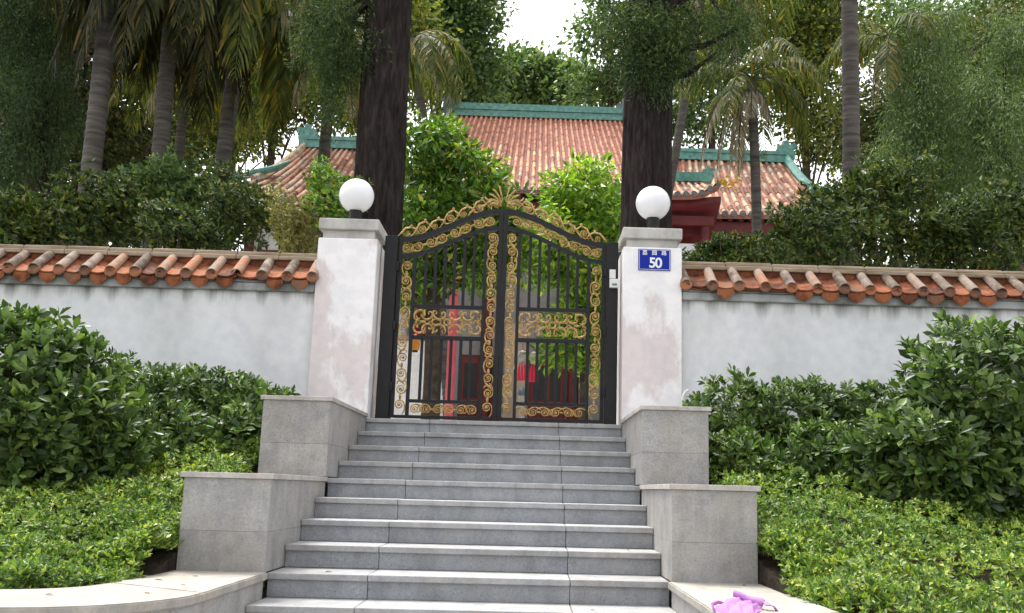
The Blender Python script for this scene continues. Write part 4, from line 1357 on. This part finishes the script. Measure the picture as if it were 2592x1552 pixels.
# ================================================================== VEGETATION
# ---- small leaved ground cover on both banks (stuff)
def ground_cover(sgn, label):
    n = 19500
    X = rng.uniform(1.86, 5.9, n)
    Y = rng.uniform(-4.85 if sgn < 0 else -5.4, -.4, n)
    k_ = n//9
    X[:k_] = rng.uniform(1.9, 2.35, k_)
    X[:k_//3] = rng.uniform(1.905, 2.08, k_//3)
    Y[:k_] = rng.uniform(-4.7 if sgn < 0 else -5.3, -3.2, k_)
    Y[:k_//3] = rng.uniform(-4.3, -3.35, k_//3)
    edge = np.where(X < 2.5, -4.22-.58*np.sqrt(np.clip((X-1.90)/.55, 0, 1)), -4.84) if sgn < 0 else np.where(X < 2.5, -4.85-.55*np.sqrt(np.clip((X-1.90)/.55, 0, 1)), -5.4)
    keep = (Y > edge) & ((X > 1.90) | (Y < -3.4))
    X, Y = X[keep], Y[keep]
    dens = (np.sin(X*2.1+1)*np.cos(Y*1.7)+np.sin(X*4.3)*np.sin(Y*5.1+2)) / 2
    keep = rng.uniform(size=len(X)) < .88+.25*dens
    X, Y, dens = X[keep], Y[keep], dens[keep]
    h = .18+.09*dens+.07*np.sin(X*7+Y*3)*np.sin(Y*8)+rng.uniform(-.09, .05, len(X))
    h *= np.clip((Y-np.interp(X, [1.9, 2.5, 6], [-4.6, -4.95, -4.95]))/.35+.6, .55, 1)
    Z = -1.40+(Y+4.6)*.25+.05*np.sin(sgn*X*1.3)*np.sin(Y*1.1)+np.maximum(h, .05)
    tips = np.stack([sgn*X, Y, Z], 1)
    ax = unit(rng.normal(scale=.42, size=(len(X), 3))+np.array([0, -.25, 1]))
    P, D, N_, Ln = rosettes(tips, ax, 8, .043, .95, .5)
    o = link('ground_cover', leaf_mesh('ground_cover', P, D, N_, Ln, Ln*.46, M['lf_cover'], (L5, F5)))
    tag(o, label, 'ground cover', kind='stuff')
ground_cover(-1, 'bright yellow green small leaved ground cover on the left bank')
ground_cover(1, 'bright yellow green small leaved ground cover on the right bank')

# ---- dark leathery shrubs
SG = 'dark green leathery shrubs below the white wall'
shrub('leafy_shrub', 'big rounded dark green shrub at the left edge below the wall', 'shrub',
      [((-3.7, -2.35, -.08), (.98, .78, .86)), ((-4.75, -2.5, -.2), (.9, .8, .85)), ((-3.25, -2.45, -.45), (.6, .6, .52))], 2500, 9, .125, .40, M['lf_shrub'], SG, 300, 4, -1.0, 14, foot=-.95)
shrub('leafy_shrub', 'big rounded dark green shrub at the right edge below the wall', 'shrub',
      [((4.1, -2.1, -.1), (1.02, .8, .84)), ((4.9, -2.2, -.08), (.95, .8, .9)), ((3.5, -2.3, -.42), (.62, .62, .56))], 2500, 9, .125, .40, M['lf_shrub'], SG, 300, 9, -1.0, 14, foot=-.95)
shrub('leafy_shrub', 'low dark green shrub between the left pedestal and the big left shrub', 'shrub',
      [((-2.35, -.75, -.05), (.5, .5, .42)), ((-2.9, -.7, -.05), (.55, .5, .44)), ((-3.6, -.6, 0), (.6, .5, .42)), ((-2.15, -1.35, -.32), (.24, .38, .3)), ((-2.75, -1.4, -.3), (.45, .4, .3))], 1900, 8, .10, .38, M['lf_shrub'], SG, 300, 14, -.6, 12, foot=-.62)
shrub('leafy_shrub', 'low dark green shrub between the right pedestal and the big right shrub', 'shrub',
      [((2.3, -.7, 0), (.45, .5, .43)), ((2.85, -.75, 0), (.55, .5, .42)), ((3.5, -.7, -.02), (.55, .5, .42)), ((2.2, -1.45, -.42), (.30, .4, .3)), ((2.9, -1.5, -.35), (.5, .45, .32))], 1900, 8, .10, .38, M['lf_shrub'], SG, 300, 21, -.6, 12, foot=-.7)

# ---- hedge shrubs behind the walls
HG = 'dark hedge shrubs behind the white walls'
def hedge(px, py, Y, rx, ry, label, mat='lf_hedge', n=650, ln=.085, seed=2, extra=()):
    bl = [pblob(px, py, Y, rx, ry, .6)]+[pblob(*e, .55) for e in extra]
    return shrub('hedge_shrub', label, 'shrub', bl, int(n*2.1), 7, ln*1.08, .42, M[mat], HG, 0, seed, -.03, 9, shape=(L5, F5), amp=.34, deep=.3, shoots=.10)
hedge(50, 570, 2.4, 130, 85, 'dark olive shrub behind the left wall at the very left edge', n=560, seed=2, ln=.1)
hedge(250, 545, 2.9, 120, 100, 'dark olive shrub behind the left wall below the leaning grey palm trunk', n=600, seed=3, ln=.1, extra=((330, 500, 3.2, 70, 70),))
hedge(455, 570, 2.2, 110, 70, 'dark green shrub behind the left wall below the paired palm trunks', n=520, seed=4)
hedge(430, 480, 4.2, 130, 70, 'lighter green shrub behind the dark shrubs, below the paired palm trunks', 'lf_far', n=360, seed=44, ln=.11)
hedge(610, 540, 3.0, 100, 85, 'dark green shrub behind the left wall below the left pavilion eaves', n=480, seed=5, extra=((560, 470, 3.4, 60, 50),))
hedge(738, 585, 1.9, 48, 62, 'clipped yellow green bush behind the left wall next to the pillar', 'lf_yellow', 420, .06, 6)
hedge(850, 500, 2.3, 60, 80, 'fresh green bush beside the left globe lamp', 'lf_garden', 380, .085, 7)
hedge(1850, 650, 1.8, 120, 45, 'low dark shrub behind the right wall next to the number plate pillar', n=420, seed=8)
hedge(2030, 610, 2.3, 130, 70, 'dark green shrub behind the right wall below the thin palm', n=560, seed=9, ln=.095, extra=((2080, 540, 2.8, 80, 60),))
hedge(2220, 560, 2.8, 130, 110, 'tall dark green shrub behind the right wall beside the ringed palm trunk', n=700, seed=10, ln=.1, extra=((2180, 480, 3.2, 70, 50), (2290, 470, 3.2, 70, 60)))
hedge(2420, 600, 2.3, 130, 85, 'dark green shrub behind the right wall near the right edge', n=600, seed=11, ln=.095)
hedge(2580, 560, 2.8, 110, 120, 'dark green shrub behind the right wall cut off by the right edge', n=480, seed=12, ln=.1)

# ---- two small broad leaved trees just inside the gate
b1 = [pblob(1110, 405, 6.2, 125, 110, .9), pblob(1190, 470, 6.0, 105, 95, .8), pblob(1065, 560, 5.8, 90, 130, .8), pblob(1160, 640, 6.0, 120, 110, .8), pblob(1040, 700, 5.8, 60, 80, .7), pblob(1260, 590, 6.5, 75, 110, .6)]
ft = at(1088, 1075, 5.9)
tree('garden_tree', 'leafy bright green tree with stout brown trunk inside the gate, on the left', (ft[0], 5.9, -.03), tuple(at(1108, 500, 6.0)), .17, .07, b1, 330, 46, .27, .165, .38,
     M['lf_garden'], M['twig'], 0, 24, 'small trees just inside the gate', (L5, F5), 300, .3)
b2 = [pblob(1470, 480, 5.9, 95, 90, .8), pblob(1530, 560, 5.8, 70, 120, .7), pblob(1430, 610, 5.7, 80, 90, .7), pblob(1480, 740, 5.8, 90, 120, .7), pblob(1430, 860, 5.6, 60, 75, .5), pblob(1500, 900, 5.8, 55, 60, .5), pblob(1370, 640, 6.3, 70, 100, .6), pblob(1540, 760, 6.0, 60, 130, .5)]
ft = at(1478, 1075, 5.8)
tree('garden_tree', 'leafy yellow green tree with thin trunk inside the gate, on the right', (ft[0], 5.8, -.03), tuple(at(1480, 560, 5.8)), .075, .04, b2, 320, 42, .25, .155, .38,
     M['lf_lime'], M['twig'], 0, 24, 'small trees just inside the gate', (L5, F5), 300, .3)

# ---- the two big dark trunks behind the pillars
def conifer(foot_px, top_px, Y, r0, r1, blobs, label, n_clump, per, cs, ln, hang=.5):
    f0 = at(*foot_px, Y)
    t0 = at(*top_px, Y)
    slope = (t0-f0)/(t0[2]-f0[2])
    foot = f0+slope*(-.03-f0[2])
    top = t0+slope*3.0
    tree('tall_conifer', label, tuple(foot), tuple(top), r0, r1, blobs, n_clump, per, cs, ln, .2, M['lf_conifer'], M['bark'], hang, 26,
         'tall dark conifers behind the gate pillars', (L4, F4), 0, .2, .2, True)
conifer((950, 540), (990, 0), 3.5, .375, .31, [pblob(895, 50, 3.1, 75, 150, .5), pblob(850, 150, 3.3, 60, 150, .4), pblob(800, 40, 3.4, 80, 110, .5), pblob(900, -200, 3.5, 260, 160, 1.6), pblob(1000, -330, 3.5, 300, 160, 1.8)],
        'massive dark trunked conifer behind the left gate pillar', 260, 200, .25, .08, .35)
conifer((1640, 540), (1658, 0), 3.5, .375, .33, [pblob(1600, 60, 3.0, 110, 110, .5), pblob(1740, 80, 3.1, 120, 130, .6), pblob(1660, 150, 3.0, 90, 70, .3), pblob(1850, 30, 3.4, 80, 90, .7), pblob(1680, -220, 3.5, 320, 170, 1.8)],
        'massive dark trunked conifer behind the right gate pillar', 260, 210, .24, .08, .35)

# ---- palms
def frond(root, p0, d0, L, droop, nl, ll, mat, stem_r=.022, name='frond', hang=.5):
    d0 = unit(np.array(d0, float))
    side = unit(np.cross(d0, (0, 0, 1.)))
    pts, p, d = [], np.array(p0, float), d0.copy()
    n = 14
    for i in range(n+1):
        pts.append(p.copy())
        p = p+d*L/n
        d = unit(d+np.array([0, 0, -droop/n]))
    MB().tube(pts, [stem_r*(1-.85*i/n) for i in range(n+1)], 6).build(name, M['palmbark'] if mat.name.startswith('dry') else mat, root)
    fr_ = COL.objects[-1]
    pts = np.array(pts)
    t = np.repeat(np.linspace(.14, .99, nl), 2)
    s = np.tile([1., -1.], nl)
    ii = t*n
    i0 = np.minimum(ii.astype(int), n-1)
    q = pts[i0]+(pts[i0+1]-pts[i0])*(ii-i0)[:, None]
    tg = unit(pts[i0+1]-pts[i0])
    ln = ll*np.sin(np.pi*(t*.8+.16))*rng.uniform(.8, 1.15, len(t))
    dd = unit(tg*.55+side[None]*s[:, None]*.8+np.array([0, 0, -hang])+rng.normal(scale=.13, size=(len(t), 3)))
    nn = unit(np.cross(dd, tg)*s[:, None]+rng.normal(scale=.2, size=(len(t), 3)))
    # each leaflet bends: two segments
    e = q+dd*(ln*.5)[:, None]
    d2 = unit(dd+np.array([0, 0, -.75]))
    V1 = (np.array([(0, 0, 0), (.5, -.5, 0), (.5, .5, 0), (1., -.42, 0), (1., .42, 0)]), [(0, 2, 1), (1, 2, 4, 3)])
    V2 = (np.array([(0, -.42, 0), (0, .42, 0), (.55, -.3, 0), (.55, .3, 0), (1, 0, 0)]), [(0, 1, 3, 2), (2, 3, 4)])
    m1 = leaf_mesh('leaflet', q, dd, nn, ln*.5, np.maximum(ln*.075, .018), mat, V1)
    m2 = leaf_mesh('leaflet', e, d2, nn, ln*.55, np.maximum(ln*.075, .018), mat, V2)
    bm = bmesh.new()
    bm.from_mesh(m1)
    bm.from_mesh(m2)
    bm.to_mesh(m1)
    bm.free()
    link('leaflets', m1, fr_)
    return fr_

def palm(label, foot_px, top_px, Y, wpx, nf, L, ll, mat, droop=2.0, dry=0, group='palms behind the walls', dirs=None, extend=0., spread=.9, dryL=None, hang=.6):
    f0, t0 = at(*foot_px, Y), at(*top_px, Y)
    sl3 = (t0-f0)/(t0[2]-f0[2])
    foot = f0+sl3*(-.03-f0[2])
    top = t0+sl3*extend
    r = wpx*mpp(Y)/2
    root = thing('palm_tree', label, 'palm', tuple(foot), group)
    n = 12
    v, f = [], []
    H = top[2]-foot[2]
    rings = max(10, int(H/.055))
    for i in range(rings+1):
        t = i/rings
        c = foot+(top-foot)*t+np.array([math.sin(t*3.1)*.05, 0, 0])*H/6
        rr = r*(1.12-.2*t)*(1+(.045 if i % 3 == 0 else -.012))
        for k in range(n):
            a = 2*math.pi*k/n
            v.append((c[0]+rr*math.cos(a), c[1]+rr*math.sin(a), c[2]))
    for i in range(rings):
        for k in range(n):
            f.append((i*n+k, i*n+(k+1) % n, (i+1)*n+(k+1) % n, (i+1)*n+k))
    f.append(tuple((rings)*n+k for k in range(n)))
    MB().add(v, f).build('trunk', M['palmbark'], root, True)
    for k in range(nf):
        a = 2*math.pi*k*.382+rng.uniform(0, .5)
        el = rng.uniform(-.1, 1.3)*spread
        d = (math.cos(a), math.sin(a), el)
        frond(root, top+np.array([0, 0, rng.uniform(-.1, .15)]), d, L*rng.uniform(.8, 1.1), droop*rng.uniform(.8, 1.3), 40, ll, mat, hang=hang)
    for k in range(dry):
        a = 2*math.pi*k/max(dry, 1)+rng.uniform(0, 1.)
        frond(root, top-np.array([0, 0, .15]), (math.cos(a)*.5, math.sin(a)*.5, -.2), (dryL or L*.7)*rng.uniform(.7, 1.1), 3.2, 22, ll*.7, M['lf_dry'], name='dry_frond', hang=1.2)
    return root, top

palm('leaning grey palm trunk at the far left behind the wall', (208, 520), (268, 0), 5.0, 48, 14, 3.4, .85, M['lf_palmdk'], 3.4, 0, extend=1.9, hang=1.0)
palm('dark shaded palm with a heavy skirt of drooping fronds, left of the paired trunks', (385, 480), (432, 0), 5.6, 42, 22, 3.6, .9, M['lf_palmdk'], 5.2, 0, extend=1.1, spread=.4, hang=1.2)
palm('palm trunk below a long arching grey frond, left of the pavilion', (548, 450), (608, 0), 6.6, 40, 16, 4.0, 1.0, M['lf_palm'], 4.2, 2, extend=1.0, spread=.5, hang=1.1)
palm('slender palm in front of the left pavilion roof with yellowing fronds', (800, 520), (838, 150), 8.5, 32, 17, 3.0, .85, M['lf_palm'], 3.0, 2, extend=.5, spread=.8, hang=.9)
palm('thin pale palm trunk between the paired trunks and the arching frond', (440, 440), (474, 160), 9.5, 26, 10, 2.6, .7, M['lf_palm'], 2.6, 2, extend=.3)
root, top = palm('small palm with a pale dead frond hanging in front of the right pavilion', (1908, 560), (1902, 205), 7.2, 27, 14, 2.1, .55, M['lf_palm'], 2.3, 5, extend=.0, dryL=.9)
d_ = at(1866, 205, 7.0)
for k_ in range(4):
    frond(root, d_+np.array([.04*k_, .05*k_, -.05*k_]), (-.42+.12*k_, -.1+.08*k_, -.35-.15*k_), 2.0-.12*k_, 2.4, 46, .42, M['lf_dry'], .03, 'dry_frond', 1.4)
q = at(1842, 460, 7.0)
yb = MB()
for k in range(26):
    u = rng.normal(size=3)*np.array([.11, .08, .05])
    c = q+u
    yb.lathe([(.001, -.03), (.026, -.012), (.026, .012), (.001, .03)], tuple(c), 6)
tag(yb.build('fruit_cluster', mottled('yellow_fruit', [(.3, (.5, .26, .01)), (.7, (.62, .38, .02))], 9), root, True))
palm('tall ringed grey palm trunk behind the right wall', (2142, 570), (2143, 0), 5.0, 46, 9, 3.0, .65, M['lf_palm'], 2.2, 0, extend=1.8)
palm('palm with brown dead fronds high at the upper right', (2262, 420), (2258, 130), 9.0, 26, 10, 2.4, .6, M['lf_palm'], 2.4, 7, extend=.3, dryL=1.4)
palm('yellow fronded palm right of the right conifer', (1668, 560), (1745, 150), 10.5, 24, 13, 3.0, .75, M['lf_palm'], 2.8, 2, extend=1.8)
palm('pale palm to the left of the hall roof behind the left conifer', (1075, 420), (1050, 150), 12.5, 24, 12, 2.8, .7, M['lf_palm'], 2.8, 4, extend=.6)

# ---- trees behind
TG = 'trees behind the buildings'
def far(label, foot_px, Y, blobs, n_clump, per, cs, ln, mat='lf_far', ratio=.5, r0=.22, hang=0., limbs=18, edge=.45, group=TG, bark='twig', name='broadleaf_tree'):
    bl = [pblob(*b) for b in blobs]
    f0 = at(*foot_px, Y)
    c = bl[0][0]
    tree(name, label, (f0[0], Y, -.03), (c[0], c[1], c[2]+bl[0][1][2]*.3), r0, r0*.4, bl, n_clump, per, cs, ln, ratio, M[mat], M[bark], hang, limbs, group, (L4, F4), 0, edge)
far('tall light green tree left of the sky gap above the hall', (1100, 500), 25, [(1120, 110, 25, 130, 150), (1190, 20, 25, 90, 110), (1060, -60, 25, 160, 140), (1190, 210, 25.5, 80, 90)], 264, 96, 1.0, 0.245)
far('dark rounded tree right behind the hall ridge', (1330, 500), 29, [(1320, 205, 29, 130, 75), (1420, 215, 29, 90, 60), (1250, 230, 29, 70, 60)], 195, 96, 1.0, 0.272)
far('loose tree right of the sky gap above the hall', (1560, 500), 24, [(1545, 70, 24, 95, 110), (1500, 200, 24.5, 70, 70), (1600, 210, 24, 80, 100), (1620, -60, 24, 150, 120)], 149, 71, .9, 0.245)
far('olive tree filling the gap behind the left conifer', (960, 500), 19, [(930, 180, 19, 130, 160), (1010, 60, 19, 90, 120), (860, 20, 19, 120, 160)], 229, 92, .85, 0.204, 'lf_bright')
far('dark tall tree at the far left edge', (60, 520), 12, [(60, 180, 12, 150, 230), (30, 430, 12, 130, 120), (130, -40, 12, 170, 150)], 299, 92, .62, 0.150, 'lf_needle', hang=.35)
far('dark olive tree behind the leaning palm trunk', (300, 520), 14, [(280, 200, 14, 160, 220), (240, 420, 14, 120, 120), (350, 0, 14, 170, 150)], 299, 92, .68, 0.163, 'lf_olive')
far('olive tree behind the paired palm trunks', (500, 520), 19, [(500, 130, 19, 150, 180), (560, 330, 19, 120, 90), (460, 390, 19, 100, 70), (430, -40, 19, 150, 120)], 241, 84, .85, 0.204, 'lf_bright')
far('yellowish tree above the left pavilion roof', (700, 520), 21, [(700, 130, 21, 160, 190), (790, 240, 21, 120, 110), (640, 330, 21, 90, 70), (760, -40, 21, 160, 120)], 264, 84, .9, 0.204, 'lf_bright')
far('dark sheltering tree at the upper left corner', (140, 520), 8, [(90, -60, 8, 260, 110), (330, -90, 8, 230, 110), (560, -110, 8, 200, 90)], 229, 96, .5, 0.116, 'lf_needle', hang=.4, r0=.16)
far('light tree above the right pavilion ridge', (1800, 520), 21, [(1800, 130, 21, 140, 170), (1760, 290, 21, 110, 80), (1900, -20, 21, 170, 130)], 241, 88, .9, 0.204, 'lf_far')
far('green tree behind the ringed palm trunk', (2060, 520), 20, [(2030, 170, 20, 130, 180), (2100, 330, 20, 110, 100), (2080, 20, 20, 150, 120)], 229, 84, .85, 0.204, 'lf_bright')
far('distant tree at the upper right corner', (2420, 520), 22, [(2400, 120, 22, 200, 170), (2560, 40, 22, 150, 130), (2280, 60, 22, 120, 130)], 229, 79, .95, 0.204, 'lf_far')
far('deep green tree low behind the tall right hedge shrubs', (2350, 560), 15, [(2330, 330, 15, 150, 170), (2210, 300, 15, 90, 150), (2460, 200, 15, 130, 170)], 260, 90, .7, .17, 'lf_olive')
far('deep green tree at the right edge behind the weeping conifer', (2560, 560), 13, [(2560, 330, 13, 120, 220), (2480, 480, 13, 110, 100), (2590, 80, 13, 130, 120)], 260, 90, .62, .15, 'lf_olive')
far('deep green tree low at the left behind the leaning palm trunk', (160, 560), 16, [(170, 330, 16, 140, 140), (330, 360, 16, 110, 100), (60, 200, 16, 140, 140)], 260, 90, .72, .18, 'lf_olive')
far('dense olive tree behind the arching palm frond', (600, 520), 23, [(600, 200, 23, 150, 150), (480, 250, 23, 120, 130), (720, 60, 23, 150, 120)], 250, 90, 1.0, .23, 'lf_olive')
WG = 'weeping conifers at the right'
far('weeping soft green conifer between the ringed palm and the right edge', (2320, 560), 8.5, [(2330, 240, 8.5, 110, 170), (2290, 400, 8.3, 110, 130), (2400, 450, 8.5, 90, 110), (2360, 80, 8.5, 100, 100)], 300, 150, .36, .11, 'lf_weep', .17, .12, .6, 20, .3, WG, 'bark', 'weeping_conifer')
far('weeping soft green conifer cut off by the right edge', (2540, 560), 7, [(2540, 330, 7, 110, 200), (2480, 240, 7.2, 90, 130), (2560, 500, 6.8, 90, 100), (2580, 100, 7, 100, 120)], 300, 150, .32, .095, 'lf_weep', .17, .12, .55, 20, .3, WG, 'bark', 'weeping_conifer')
far('weeping dark conifer left of the leaning palm trunk', (165, 560), 7.5, [(110, 250, 7.5, 90, 190), (40, 380, 7.2, 80, 130), (60, 60, 7.5, 110, 120)], 300, 130, .34, .10, 'lf_needle', .17, .11, .5, 20, .3, 'weeping conifers at the left', 'bark', 'weeping_conifer')

# ---- wood beyond the garden: one mass
def wood(x0, x1, n, label):
    P, D, N_, L_ = [], [], [], []
    for k in range(n):
        c = np.array([rng.uniform(x0, x1), rng.uniform(31, 38), 0])
        top_ = 11.5+1.8*math.sin(c[0]*.55)+1.2*math.sin(c[0]*1.7+1)
        c[2] = top_*rng.uniform(.12, 1)**.8
        m = 46
        u = rsph(m)
        P.append(c+u*(1.15*rng.uniform(.2, 1, m)**.6)[:, None])
        D.append(unit(u+rng.normal(scale=.6, size=(m, 3))-np.array([0, 0, .3])))
        N_.append(unit(rng.normal(size=(m, 3))+np.array([0, -.3, .5])))
    P, D, N_ = map(np.concatenate, (P, D, N_))
    Ln = .46*rng.uniform(.6, 1.2, len(P))
    o = link('wood', leaf_mesh('wood', P, D, N_, Ln, Ln*.5, M['lf_olive'], (L4, F4)))
    tag(o, label, 'wood', kind='stuff')
wood(-30, -3.2, 620, 'dark wood far behind the left pavilion')
wood(3.8, 32, 620, 'dark wood far behind the right pavilion')

# ---- a few dead leaves on the kerbs and steps
spots = [(-1.62, -3.85, -1.2335), (-1.48, -4.35, -1.2335), (-1.75, -4.1, -1.2335), (-1.95, -4.95, -1.2335), (-1.55, -4.75, -1.2335), (1.75, -3.62, -1.2335), (-.9, -8*T+.1, -8*RI+.002), (.8, -9*T+.12, -9*RI+.002), (1.1, -7*T+.14, -7*RI+.002)]
where = ['near the left pedestal corner', 'on the inner edge of the left kerb', 'in the middle of the left kerb', 'on the bend of the left kerb', 'by the joint of the left kerb', 'on the right kerb beside the pedestal', 'on the left of a lower step', 'on the right of the lowest step in view', 'at the right end of a lower step']
dm = leafmat('dead_leaf', [(0, (.08, .04, .02)), (1, (.2, .11, .05))], .8, .2, .05)
for p_, w_ in zip(spots, where):
    a = rng.uniform(0, 6.28)
    me = leaf_mesh('fallen_leaf', np.array([p_])+np.array([[0, 0, .004]]), np.array([[math.cos(a), math.sin(a), .05]]), np.array([[.2, .1, 1.]]), rng.uniform(.03, .06), .02, dm, (L8, F8))
    o = link('fallen_leaf', me)
    tag(o, 'small dead brown leaf lying %s' % w_, 'leaf', 'dead leaves on the stone')
